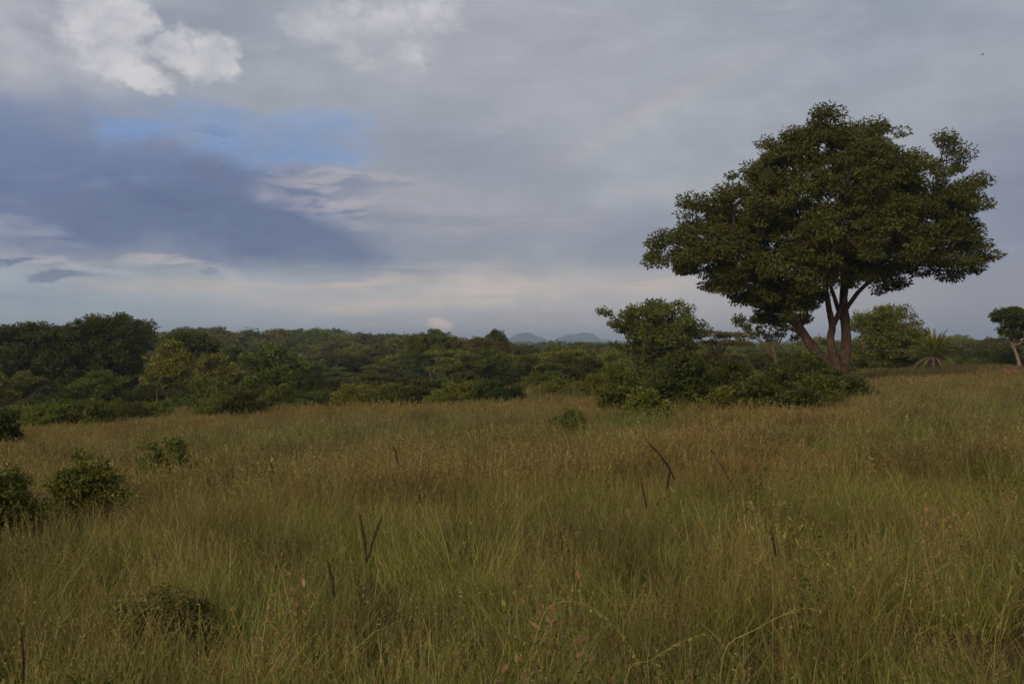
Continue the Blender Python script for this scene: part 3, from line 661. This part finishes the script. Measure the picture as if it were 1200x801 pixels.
px_bush('bush', 4.2, 105, 778, 801, 130, P_FRESH, 'dark green weed clump at the bottom left corner', 58, (.028, .013), .05, 50)
px_bush('bush', 34, 825, 446, 480, 46, P_FRESH, 'mid green bush between the large dark and the broad dark bush', 71, group=FB)
px_bush('bush', 31, 742, 456, 485, 36, P_DARK, 'small dark bush between the bright leaved bush and the low olive bush', 72, group=FB)
px_bush('bush', 38, 915, 436, 475, 50, P_DARK, 'dark bush between the slim pale trunk and the huge tree', 73, group=FB)
px_bush('bush', 37, 978, 440, 475, 44, P_DARK, 'dark bush straight in front of the huge tree\'s trunk base', 74, group=FB)
px_bush('bush', 30, 845, 462, 490, 50, P_OLIVE, 'low olive bush at the front edge of the thicket\'s middle', 75, group=FB)
px_bush('bush', 28, 925, 464, 492, 54, P_DARK, 'low dark bush at the front edge below the green leafy bush', 76, group=FB)
px_bush('bush', 34, 785, 428, 480, 60, P_DARK, 'tall dark bush at the thicket\'s highest point below the rounded olive tree', 81, group=FB)
px_bush('bush', 37, 950, 424, 480, 60, P_DARK, 'tall dark bush touching the huge tree\'s leaning limb', 82, group=FB)
px_bush('bush', 84, 1178, 408, 440, 60, P_DARK, 'dark tall bush behind the right edge tree\'s pale trunk', 85, dens=1.4)
LB = 'rounded bushes along the left wood edge'
px_bush('bush', 54, 246, 438, 475, 52, P_OLIVE, 'rounded green bush right of the yellow-green young tree', 61, (.15, .07), .28, group=LB)
px_bush('bush', 50, 285, 455, 478, 28, P_DARK, 'smallest dark bush on the left wood edge, in open grass', 62, group=LB)
px_bush('bush', 54, 325, 444, 474, 40, P_OLIVE, 'rounded bush right of the smallest dark edge bush', 63, group=LB)
px_bush('bush', 44, 77, 457, 486, 26, P_DARK, 'small dark bush left of the yellow-green young tree', 64, group=LB)
px_bush('bush', 40, 112, 462, 490, 28, P_OLIVE, 'small olive bush below the tallest dark tree of the wood', 65, group=LB)
px_bush('bush', 58, 362, 440, 468, 42, P_DARK, 'dark bush at the wood edge where the grass narrows', 66, group=LB)
px_bush('bush', 56, 425, 450, 466, 44, P_OLIVE, 'flat low bush in the grass before the middle wood', 67, group=LB)
px_bush('bush', 60, 540, 440, 462, 30, P_DARK, 'dark bush in grass below the brownish thorn tree', 68, group=LB)

# --- palm
rs = np.random.RandomState(77); D = 80; bx = (1094-600)*D/F; bz = gz(bx, D)
root = tag(empty('palm', (bx, D, bz-.02)), 'stout date palm with pale drooping dead fronds at far right', 'palm')
T = Tubes(rs); T.add([(0, 0, -.2), (0, 0, .3), (.03, 0, .8), (.03, 0, 1.5)], [.6, .52, .46, .4], 12, .25); obj('trunk', T.mesh('trunk'), M_barkdark, root)
def frond(d0, el, L, drop, rs, pal, w_=.42, nl=60):
    """arching rib with leaflets on both sides"""
    t = np.linspace(0, 1, 9); hd = np.array([math.cos(d0), math.sin(d0), 0]); P0 = np.array([.03, 0, 1.5])
    P_ = P0+np.outer(t*L*math.cos(el), hd); P_[:, 2] += t*L*math.sin(el)-drop*t**2*L
    tt = np.repeat(np.linspace(.16, 1, nl), 2); side = np.tile([1, -1], nl)
    pp = np.stack([np.interp(tt, t, P_[:, k]) for k in range(3)], 1)
    tg = np.stack([np.interp(tt, t, np.gradient(P_[:, k])) for k in range(3)], 1); tg /= np.linalg.norm(tg, axis=1)[:, None]
    sv = np.cross(tg, [0, 0, 1]); sv /= np.linalg.norm(sv, axis=1)[:, None]+1e-9
    dd = sv*side[:, None]*.55+tg*1.0+np.array([0, 0, .25])+rs.randn(len(tt), 3)*.08
    Ll = w_*(1.05-np.abs(tt-.5)); n = len(tt)
    V, Q, C = leaves(pp, dd, 1.0, .10, rs, tint(n, rs, pal), .3)
    V = V.reshape(-1, 4, 3); V = pp[:, None]+(V-pp[:, None])*np.stack([Ll, Ll, Ll, Ll], 1)[..., None]
    return V.reshape(-1, 3), Q, C, P_
for k in range(56):
    dead = k >= 42
    if dead: a = (k-42)/14*6.283+rs.rand()*.3; el = R(rs.uniform(5, 25)); L = rs.uniform(1.5, 2.0); dr = rs.uniform(.5, .75); pal = [(.36, .27, .19), (.3, .22, .15), (.42, .33, .24)]
    else: a = k*2.4+rs.rand()*.3; el = R(14+66*(k/42)**.8); L = rs.uniform(2.2, 2.9); dr = rs.uniform(.25, .5)*(1-.6*k/42); pal = P_YEL
    V, Q, C, P_ = frond(a, el, L, dr, rs, pal, .26 if dead else .42)
    Tf = Tubes(rs); Tf.add(P_, np.linspace(.035, .01, len(P_)), 4, smooth=False)
    V2 = np.vstack(Tf.V); Q2 = np.vstack(Tf.Q)+len(V)
    me = mesh_np('frond', np.vstack([V, V2]), np.vstack([Q, Q2]), np.vstack([C, np.repeat(C[:1], len(V2), 0)]))
    fo = obj('dead_frond' if dead else 'frond', me, M_leaf, root)
    if dead: fo['label'] = 'pale dry drooping frond'

# --- woodland: prototypes copied tree by tree
PR = {}
def proto(kind, seed):
    rs = np.random.RandomState(seed)
    if kind == 'flat':
        h = 4.6; L = [(0, 0, h*.86, 1.5, 1.5, .3)]+[(1.5*math.cos(a), 1.5*math.sin(a), h*rs.uniform(.68, .86), 1.1, 1.1, .3) for a in np.linspace(0, 6.28, 7)[:-1]+rs.rand()]
        L += [(rs.randn()*.8, rs.randn()*.8, h*.55, 1.1, 1.1, .5) for _ in range(4)]
        pal, fl, rc, lf, r0 = P_OLIVE+P_BROWN[:2], .35, .38, (.15, .07), .12; fk = (rs.randn()*.2, rs.randn()*.2, h*.42)
    elif kind == 'round':
        h = 5.0; L = [(0, 0, h*.74, 1.5, 1.5, 1.1)]+[(1.3*math.cos(a), 1.3*math.sin(a), h*rs.uniform(.45, .75), 1.1, 1.1, .8) for a in np.linspace(0, 6.28, 8)[:-1]+rs.rand()]
        pal, fl, rc, lf, r0 = P_OLIVE, .65, .38, (.18, .09), .15; fk = (rs.randn()*.2, rs.randn()*.2, h*.36)
    elif kind == 'tall':
        h = 6.2; L = [(0, 0, h*.82, 1.1, 1.1, 1.0), (.4, .2, h*.62, 1.4, 1.4, 1.0)]+[(1.1*math.cos(a), 1.1*math.sin(a), h*rs.uniform(.4, .75), .9, .9, .7) for a in np.linspace(0, 6.28, 7)[:-1]+rs.rand()]
        pal, fl, rc, lf, r0 = P_DARK+P_OLIVE[:2], .65, .38, (.19, .1), .17; fk = (rs.randn()*.2, rs.randn()*.2, h*.38)
    else:
        h = 2.6; L = [(0, 0, h*.5, 1.2, 1.2, h*.42)]+[(1.1*math.cos(a), 1.1*math.sin(a), h*rs.uniform(.28, .5), .85, .85, h*.36) for a in np.linspace(0, 6.28, 8)[:-1]+rs.rand()]
        pal, fl, rc, lf, r0 = [P_OLIVE, P_DARK, P_FRESH[:3]+P_OLIVE][seed % 3], .7, .3, (.14, .065), .06; fk = (0, 0, h*.25)
    cm, cl = crown(L, 2.0 if kind != 'dome' else 2.2, (lf[0]*1.2, lf[1]*1.3), rs, pal, rc=rc, per=64, flat=fl, inner=.45)
    T = Tubes(rs); limbs(T, (0, 0, 0), fk, L, cl, r0, rs, 24)
    tm = T.mesh('trunk'); tm.materials.append(M_barkdark); cm.materials.append(M_wood)
    return h, tm, cm
for kd, sds in (('flat', (1, 2, 3)), ('round', (4, 5, 6)), ('tall', (7, 8)), ('dome', (9, 10, 11))):
    PR[kd] = [proto(kd, s) for s in sds]
SRC = {}
def place_wood(kind, x, y, h, wide, label, group, rs):
    v = rs.randint(len(PR[kind])); ph, tm, cm = PR[kind][v]; key = (kind, v)
    nm = {'flat': 'flat_topped_tree', 'round': 'round_tree', 'tall': 'dense_tree', 'dome': 'bush'}[kind]
    if key not in SRC:
        r_ = empty(nm, (0, 0, 0)); obj('trunk' if kind != 'dome' else 'stems', tm, None, r_); obj('crown' if kind != 'dome' else 'foliage', cm, None, r_); SRC[key] = r_; o = r_
    else:
        s0 = SRC[key]; o = s0.copy(); COL.objects.link(o)
        for ch in s0.children:
            c = ch.copy(); COL.objects.link(c); c.parent = o
    s = h/ph; o.location = (x, y, gz(x, y)-.03); o.scale = (s*wide, s*wide, s); o.rotation_euler = (0, 0, rs.rand()*6.28)
    tag(o, label, 'bush' if kind == 'dome' else 'tree', group)
    return o
SECT = [(-99, 60, 'at the far left edge'), (60, 160, 'around the tallest left tree'), (160, 235, 'behind the yellow-green young tree'),
        (235, 330, 'behind the two rounded edge bushes'), (330, 430, 'in the left half of the middle wood'), (430, 500, 'left of the olive domed tree'),
        (500, 575, 'below the small bright cloud'), (575, 640, 'below the left blue hill'), (640, 712, 'below the wider blue hill'),
        (712, 800, 'behind the rounded olive tree'), (800, 870, 'behind the brownish flat-topped tree'), (870, 935, 'behind the slim pale trunk'),
        (935, 1010, 'behind the huge tree\'s stems'), (1010, 1075, 'under the airy round tree'), (1075, 1125, 'behind the palm'), (1125, 1400, 'near the right edge tree')]
skyl = lambda px: np.interp(px, [-50, 0, 60, 180, 200, 300, 480, 560, 600, 720, 760, 1300], [376, 379, 382, 386, 389, 388, 392, 397, 403, 404, 405, 406])
rs = np.random.RandomState(90); items = []
rows = [(74, 'front', .85), (82, 'front', 1), (91, 'second', 1), (101, 'second', 1), (113, 'third', 1), (128, 'third', 1), (146, 'back', 1)]
for (Yr, rowname, fillp) in rows:
    px = -70.0
    while px < 1290:
        stepm = rs.uniform(3.3, 5.2); px += stepm/Yr*F*(.95 if px < 720 else 1.1)
        if rs.rand() > fillp: continue
        y = Yr+rs.uniform(-3.2, 3.2); 
        if px > 990: y += 8
        if px > 720 and Yr < 80: continue
        if px > 250 and Yr < 70: continue
        x = (px-600)/F*y
        kind = rs.choice(['dome', 'round', 'flat', 'tall'], p=[.78, .15, .04, .03] if Yr < 85 else [.38, .36, .12, .14] if Yr < 105 else [.15, .48, .19, .18])
        h = {'dome': rs.uniform(1.8, 3.0), 'round': rs.uniform(3.4, 5.2), 'flat': rs.uniform(3.4, 5.0), 'tall': rs.uniform(4.5, 6.3)}[kind]
        # keep the right-hand half low as in the photograph
        ztop = CAMZ+(HOR-(skyl(px)+rs.uniform(2, 12)))/F*y; hmax = ztop-gz(x, y)
        if px > 990: hmax = min(hmax, CAMZ+(HOR-rs.uniform(406, 425))/F*y-gz(x, y))
        h = min(h, max(hmax, 1.2))
        if h < 2.4: kind = 'dome'
        items.append([kind, x, y, h, rs.uniform(.95, 1.3), px, rowname])
for k in range(36):
    y = rs.uniform(42, 62); px = rs.uniform(-30, 730)
    x = (px-600)/F*y; items.append(['dome', x, y, rs.uniform(1.2, 1.85), rs.uniform(.8, 1.25), px, 'grass'])
lab = {}
for it in items:
    kind, x, y, h, wd, px, row = it
    se = [s for s in SECT if s[0] <= px < s[1]]; se = (se or [SECT[-1]])[0][2]
    big = {'dome': ('low', 'tall', 2.4), 'round': ('small', 'tall', 4.4), 'flat': ('low', 'tall', 4.3), 'tall': ('lower', 'high', 5.4)}[kind]
    word = {'dome': 'domed bush', 'round': 'rounded tree', 'flat': 'flat-topped thorn tree', 'tall': 'dense tree'}[kind]
    if row == 'grass':
        it.append('low shrub in grass, %s' % se.replace('behind', 'in front of')); lab.setdefault(it[-1], []).append(it); continue
    it.append('%s %s, %s row, %s' % (big[0] if h < big[2] else big[1], word, row, se))
    lab.setdefault(it[-1], []).append(it)
ORD = ['leftmost', 'second', 'third', 'fourth', 'fifth', 'sixth', 'seventh', 'eighth']
for L_, its in lab.items():
    if len(its) > 1:
        its.sort(key=lambda q: q[5])
        for k, it in enumerate(its):
            it[-1] = (ORD[k] if k == 0 else ORD[min(k, 7)]+'-from-left')+' '+L_
for kind, x, y, h, wd, px, row, L_ in items:
    grp = {'grass': 'low shrubs in the grass before the wood', 'front': 'bushes and trees along the wood edge', 'second': 'trees behind the wood edge', 'third': 'trees inside the wood', 'back': 'trees at the back of the near wood'}[row]
    place_wood(kind, x, y, h, wd, L_, grp, rs)
print('woodland individuals', len(items))

# --- far wood: one mass
rs = np.random.RandomState(123)
def far_proto(kind, seed, big):
    r_ = np.random.RandomState(seed)
    if kind: L = [(0, 0, 4.5, 2.2, 2.2, .8)]+[(1.8*math.cos(a), 1.8*math.sin(a), r_.uniform(3, 4.6), 1.4, 1.4, .6) for a in np.linspace(0, 6.28, 7)[:-1]]
    else: L = [(0, 0, 3.6, 2.0, 2.0, 1.6)]+[(1.6*math.cos(a), 1.6*math.sin(a), r_.uniform(2, 3.8), 1.4, 1.4, 1.0) for a in np.linspace(0, 6.28, 7)[:-1]]
    L.append((0, 0, 1.6, 1.8, 1.8, 1.4))
    cm, cl = crown(L, 1.7, (.6, .38) if big else (.34, .2), r_, [P_OLIVE, P_DARK, P_OLIVE+P_BROWN][seed % 3], rc=.75 if big else .5, per=20 if big else 44, flat=.6)
    cm.materials.append(M_wood); return cm
pf = [far_proto(k % 2, 200+k, False) for k in range(5)]+[far_proto(k % 2, 300+k, True) for k in range(3)]
P = []; ID = []; S = []
def addfar(y0, y1, n, ids, s0, s1, hw=.66):
    y = y0*(y1/y0)**rs.rand(n); y = np.sqrt(y0**2+(y1**2-y0**2)*rs.rand(n)); x = rs.uniform(-1, 1, n)*hw*y
    P.append(np.stack([x, y, ground(x, y)-.4], 1)); ID.append(rs.choice(ids, n)); s = rs.uniform(s0, s1, n); S.append(np.stack([s*rs.uniform(.9, 1.4, n), s*1.1, s*rs.uniform(.8, 1.1, n)], 1))
addfar(152, 460, 6500, list(range(5)), .7, 1.1)
addfar(200, 400, 420, list(range(5)), 1.15, 1.45)
addfar(460, 1400, 12000, [5, 6, 7], 1.1, 1.8)
addfar(1400, 4200, 14000, [5, 6, 7], 2.2, 4.2, .6)
P = np.vstack(P); S = np.vstack(S); n = len(P)
# low scrub filling the gaps between the nearer trees
scatter('far_wood', pf, P, np.stack([np.zeros(n), np.zeros(n), rs.rand(n)*6.28], 1), S, np.concatenate(ID), 'dense dark green woodland stretching to the horizon behind the field', 'woodland')

rs = np.random.RandomState(12)
P = []; ROT = []; SC = []; ID = []
for k in range(3):
    V_, Q_, C_, _, _ = blades(9, .35, .95, .0045, rs, [(.42, .36, .13), (.5, .44, .18), (.30, .33, .08), (.36, .38, .1)], 1.0, 1.0, hmin=.7)
    me = mesh_np('grass_tuft', V_, Q_, C_); me.materials.append(M_grass); gprotos.append(me)                          # 20-22 long pale arching blades
for k in range(3):                                                                                           # 23-25 broad-leaved herbs
    n_ = 90; P_ = rs.randn(n_, 3)*[.11, .11, .16]+[0, 0, .42]; D_ = rs.randn(n_, 3)+[0, 0, .3]
    V_, Q_, C_ = leaves(P_, D_, .045, .02, rs, tint(n_, rs, [[(.13, .17, .04), (.10, .14, .03)], [(.22, .12, .07), (.26, .17, .09)], [(.2, .22, .06), (.14, .16, .04)]][k]), .4)
    W_ = blades(14, .05, .62, .004, rs, G_GREEN+G_DRY, .5, .3)
    me = mesh_np('herb', np.vstack([V_, W_[0]]), np.vstack([Q_, W_[1]+len(V_)]), np.vstack([C_, W_[2]])); me.materials.append(M_grass); gprotos.append(me)
def halfw(y): return .60*np.maximum(y, 0)+5.5
def fill(y0, y1, dens, ids, s0, s1):
    A = (y1-y0)*2*halfw(y1); n = int(A*dens)
    y = rs.uniform(y0, y1, n); x = rs.uniform(-1, 1, n)*halfw(y1); k = np.abs(x) < halfw(y)
    x, y = x[k], y[k]
    kk = np.hypot(x, y-0) > .9
    x, y = x[kk], y[kk]
    return x, y
def put(x, y, ids, s0, s1, hmod=True, tilt=.12):
    n = len(x); z = ground(x, y)
    P.append(np.stack([x, y, z], 1))
    ROT.append(np.stack([rs.randn(n)*tilt, rs.randn(n)*tilt, rs.rand(n)*6.28], 1))
    s = rs.uniform(s0, s1, n); hm = 1+.14*wob(x, y, 2.3, .7)+.10*wob(x, y, 7., 2.) if hmod else 1
    SC.append(np.stack([s, s, s*hm*rs.uniform(.8, 1.12, n)], 1)); ID.append(rs.choice(ids, n))
put(*fill(-4, 13, 5.3, 0, 0, 0), list(range(8)), .75, 1.2, tilt=.2)
put(*fill(13, 42, 1.9, 0, 0, 0), list(range(8, 13)), .85, 1.15)
put(*fill(42, 128, .36, 0, 0, 0), list(range(13, 17)), .85, 1.15, tilt=.05)
x, y = fill(1, 16, 1.3, 0, 0, 0); k = wob(x, y, 1.7, 3.) > .0; put(x[k], y[k], [17, 18, 19], .6, 1.05)
x, y = fill(2.2, 22, .9, 0, 0, 0); k = wob(x, y, 2.6, 5.) > .1; put(x[k], y[k], [23, 24, 25], .7, 1.25, tilt=.2)
put(*fill(2.2, 15, .35, 0, 0, 0), [20, 21, 22], .6, 1.0, tilt=.2)
P = np.vstack(P); ROT = np.vstack(ROT); SC = np.vstack(SC); ID = np.concatenate(ID)
keep = np.ones(len(P), bool)
for (ex, ey, er) in EXCL: keep &= (np.hypot(P[:, 0]-ex, P[:, 1]-ey) > er)
P, ROT, SC, ID = P[keep], ROT[keep], SC[keep], ID[keep]
scatter('grass', gprotos, P, ROT, SC, ID, 'tall olive and brown savanna grass covering the whole field', 'grass')

# ------------------------------------------------------------------ single plants in the near grass
M_spike = bark_mat('seed_head_dark', (.03, .018, .013), (.075, .045, .028), 20, .3)
M_straw = bark_mat('stalk_straw', (.20, .16, .05), (.36, .28, .10), 20, .2)
M_stem = bark_mat('stalk_olive', (.09, .08, .03), (.16, .13, .05), 20, .2)
def seed_stalk(Yd, stem, heads, label, seed, wmax=.007, group='dark seed heads above the grass', ground_x=None):
    """stem: px points from joint down (last one goes to the ground); heads: lists of px points, joint to tip"""
    rs = np.random.RandomState(seed); jx = at(*stem[0], Yd); gx_ = jx[0]+(ground_x or 0); g0 = np.array([gx_, Yd, gz(gx_, Yd)])
    root = tag(empty('seed_stalk', g0), label, 'grass stalk', group)
    T = Tubes(rs); pts = [at(*p, Yd)-g0 for p in stem][::-1]
    T.add([np.zeros(3)-[0, 0, .03]]+([pts[0]*[.5, 1, .5]])+pts, [.0018]*(len(pts)+2), 6)
    obj('stem', T.mesh('stem'), M_stem, root)
    for h in heads:
        T = Tubes(rs); pp = np.array([at(*p, Yd)-g0 for p in h]); n = 14
        tt = np.linspace(0, 1, len(pp)); t2 = np.linspace(0, 1, n)
        q = np.stack([np.interp(t2, tt, pp[:, k]) for k in range(3)], 1); q[:, 1] += np.sin(t2*7)*.003
        T.add(q, wmax*.74*(np.sin(np.pi*np.clip(t2*.94+.03, 0, 1))**.5*(1-.35*t2))+.0008, 7, .45)
        V = np.vstack(T.V); Q = np.vstack(T.Q)
        # bristles along the head
        m_ = 130; ti = rs.rand(m_); pb_ = np.stack([np.interp(ti, t2, q[:, k]) for k in range(3)], 1); ax = (q[-1]-q[0]); ax /= np.linalg.norm(ax)
        lv, lq, _ = leaves(pb_, ax+rs.randn(m_, 3)*.28, .028, .0022, rs, np.ones((m_, 3)), 0)
        obj('seed_head', mesh_np('seed_head', np.vstack([V, lv]), np.vstack([Q, lq+len(V)])), M_spike, root)
    return root
seed_stalk(5.0, [(430, 662)], [[(430, 660), (427, 632), (422, 603)], [(430, 658), (438, 630), (447, 607)]], 'pair of dark seed spikes forming a V left of centre', 1, .008)
seed_stalk(6.5, [(791, 562), (794, 580)], [[(791, 562), (783, 546), (772, 531), (757, 516)], [(785, 552), (781, 573)]], 'longest dark seed head, bent to the left, with a small fork below', 2, .013)
seed_stalk(6.4, [(758, 596)], [[(758, 596), (755, 580), (752, 567)]], 'short upright dark seed spike left below the bent seed head', 3)
seed_stalk(4.4, [(392, 700)], [[(392, 700), (390, 680), (385, 660)]], 'dark seed spike leaning left, below the V pair', 4)
seed_stalk(3.9, [(27, 801)], [[(27, 801), (28, 770), (25, 738)]], 'dark seed spike at the bottom left corner', 5, .006)
seed_stalk(5.6, [(909, 652)], [[(909, 652), (907, 638), (904, 624)]], 'faint dark seed spike standing in grass right of centre', 6)
seed_stalk(8.0, [(861, 572)], [[(861, 572), (848, 550), (833, 526)]], 'thin long seed stalk slanting right of the bent seed head', 7, .004)
seed_stalk(9.5, [(322, 556)], [[(322, 556), (318, 546), (314, 533)]], 'small dark seed spike far left among the grass', 8)
seed_stalk(9.0, [(467, 546)], [[(467, 546), (465, 534), (461, 523)]], 'small dark seed spike beyond the V pair', 9)
def arch(Yd, pts, label, seed, tuftp=None, r=.0028):
    rs = np.random.RandomState(seed); p = [at(*q, Yd) for q in pts]; g0 = np.array([p[0][0], Yd, gz(p[0][0], Yd)])
    P_ = [np.array([0, 0, -.03])]+[q-g0+np.array([0, k*.02, 0]) for k, q in enumerate(p)]
    T = Tubes(rs); T.add(P_, np.linspace(r, r*.45, len(P_))*.7, 6, .3)
    root = tag(empty('grass_stalk', g0), label, 'grass stalk', 'arching straw stalks in the near grass'); obj('stem', T.mesh('stem'), M_straw, root)
    m_ = 34; tt = np.linspace(0, 1, len(P_)); A = np.array(P_); ti = rs.uniform(.55, 1, m_); pb_ = np.stack([np.interp(ti, tt, A[:, k]) for k in range(3)], 1)
    lv, lq, lc = leaves(pb_, (A[-1]-A[-2])*8+rs.randn(m_, 3)*.4, .018, .0045, rs, tint(m_, rs, [(.3, .3, .06), (.4, .36, .1)]), 0)
    obj('seed_head', mesh_np('seed_head', lv, lq, lc), M_bush, root)
arch(3.9, [(619, 799), (632, 735), (648, 711), (681, 710), (712, 729), (740, 763), (754, 790)], 'arched straw stalk curving over bottom centre', 11)
arch(3.8, [(732, 799), (765, 774), (798, 756), (831, 746)], 'pale stalk slanting right beside the arched stalk', 12, r=.0026)
arch(4.2, [(846, 772), (886, 739), (927, 720), (945, 717), (969, 719)], 'yellow tipped stalk leaning right at lower right', 13, r=.0032)
arch(4.4, [(1165, 760), (1176, 725), (1190, 690)], 'pale stalk leaning right near the right edge', 14)
arch(5.2, [(905, 668), (893, 640), (886, 600), (884, 590)], 'straight pale stalk right of centre, leaning left', 15)
def weed(Yd, cx, top, wpx, pal, label, seed, n=160, leaf=(.035, .014)):
    rs = np.random.RandomState(seed); u = Yd/F; bx = (cx-600)*u; bz = gz(bx, Yd); h = CAMZ+(HOR-top)*u-bz; rx = wpx*u/2
    T = Tubes(rs); pos = []; dr = []
    for k in range(7):
        a = rs.rand()*6.28; e = np.array([rx*math.cos(a)*rs.rand(), rx*math.sin(a)*rs.rand(), h*rs.uniform(.75, 1)])
        T.add([(0, 0, -.02), e*[.4, .4, .5], e], [.0018, .0014, .0008], 5)
        t = rs.uniform(.45, 1, n//7); pos.append(np.outer(t, e)); dr.append(rs.randn(n//7, 3)*.8+[0, 0, .3])
    V, Q, C = leaves(np.vstack(pos), np.vstack(dr), leaf[0], leaf[1], rs, tint(len(np.vstack(pos)), rs, pal), .4)
    root = tag(empty('weed', (bx, Yd, bz)), label, 'weed'); obj('stems', T.mesh('stems'), M_stem, root); obj('leaves', mesh_np('leaves', V, Q, C), M_bush, root)
weed(5.3, 540, 588, 40, [(.2, .22, .04), (.26, .26, .06)], 'yellow-green leafy weed right of the V-shaped seed spikes', 1, 90, (.03, .013))
weed(5.0, 941, 645, 46, P_FRESH, 'fresh green weed in the grass right of centre', 2)
weed(3.7, 625, 735, 40, [(.2, .24, .05), (.3, .3, .08)], 'yellow-green weed at bottom centre beside the arched stalk', 3, 90, (.022, .01))
weed(9.2, 880, 535, 60, P_FRESH, 'green weed patch in the middle distance right of the bent seed head', 4, 120, (.05, .02))

# ------------------------------------------------------------------ small things
# bird
bp_ = at(1152, 63.5, 70); rs = np.random.RandomState(3)
root = tag(empty('bird', bp_), 'tiny dark bird flying high above the huge tree', 'bird')
T = Tubes(rs); T.add([(-.16, 0, 0), (-.1, 0, .0), (0, 0, .01), (.09, 0, .015), (.13, 0, .02), (.17, 0, .015)], [.012, .03, .045, .035, .026, .004], 8); obj('body', T.mesh('body'), M_spike, root)
for s in (-1, 1):
    V = np.array([(.06, 0, .02), (-.05, 0, .02), (-.03, s*.16, .07), (.06, s*.14, .07), (-.06, s*.34, .03), (-.02, s*.32, .035), (.06, 0, .008), (-.05, 0, .008), (-.03, s*.16, .06), (.06, s*.14, .06), (-.06, s*.34, .026), (-.02, s*.32, .028)])
    Q = np.array([[0, 1, 2, 3], [3, 2, 4, 5], [6, 9, 8, 7], [9, 11, 10, 8], [0, 3, 9, 6], [3, 5, 11, 9], [1, 7, 8, 2], [2, 8, 10, 4]]); obj('wing', mesh_np('wing', V, Q), M_spike, root)
root.scale = (.65, .65, .65)
# wire behind the big tree
a = at(985, 408.5, 60); b = at(1086, 409.5, 83); t = np.linspace(0, 1, 12)[:, None]
pts = a+(b-a)*t; pts[:, 2] -= (np.sin(np.pi*t[:, 0]))*.12
m = bark_mat('wire_metal', (.22, .2, .18), (.32, .29, .26), 5, 0)
T = Tubes(); T.add(pts-a, [.012]*12, 6, smooth=False); tag(obj('overhead_wire', T.mesh('overhead_wire'), m, None, a), 'thin pale wire strung behind the huge tree towards the palm', 'wire')
# bare reddish earth banks at right
def bank(cx, cy, wpx, Yd, hgt, seed, nm='earth_bank'):
    rs = np.random.RandomState(seed); nx, ny = 40, 14; bx = (cx-600)/F*Yd; u = Yd/F; V = []
    for j_ in range(ny):
        for i_ in range(nx):
            s, t_ = i_/(nx-1)*2-1, j_/(ny-1)*2-1; x = bx+s*wpx*u/2; y = Yd+t_*1.2
            V.append([x, y, gz(x, y)-.06+hgt*max(0, 1-s*s)**.6*max(0, 1-t_*t_)**.6*(1+.25*rs.randn())])
    i, j = np.meshgrid(np.arange(nx-1), np.arange(ny-1)); b_ = (j*nx+i).ravel()
    o = obj(nm, mesh_np(nm, V, np.stack([b_, b_+1, b_+1+nx, b_+nx], -1), smooth=True), M_earth); return tag(o, kind='structure')
M_earth = bark_mat('red_earth', (.14, .07, .04), (.26, .14, .08), .6, .5)
bank(1182, 455, 44, 56, .72, 1); bank(1148, 458, 34, 52, .68, 2); bank(644, 459, 12, 70, .95, 3)
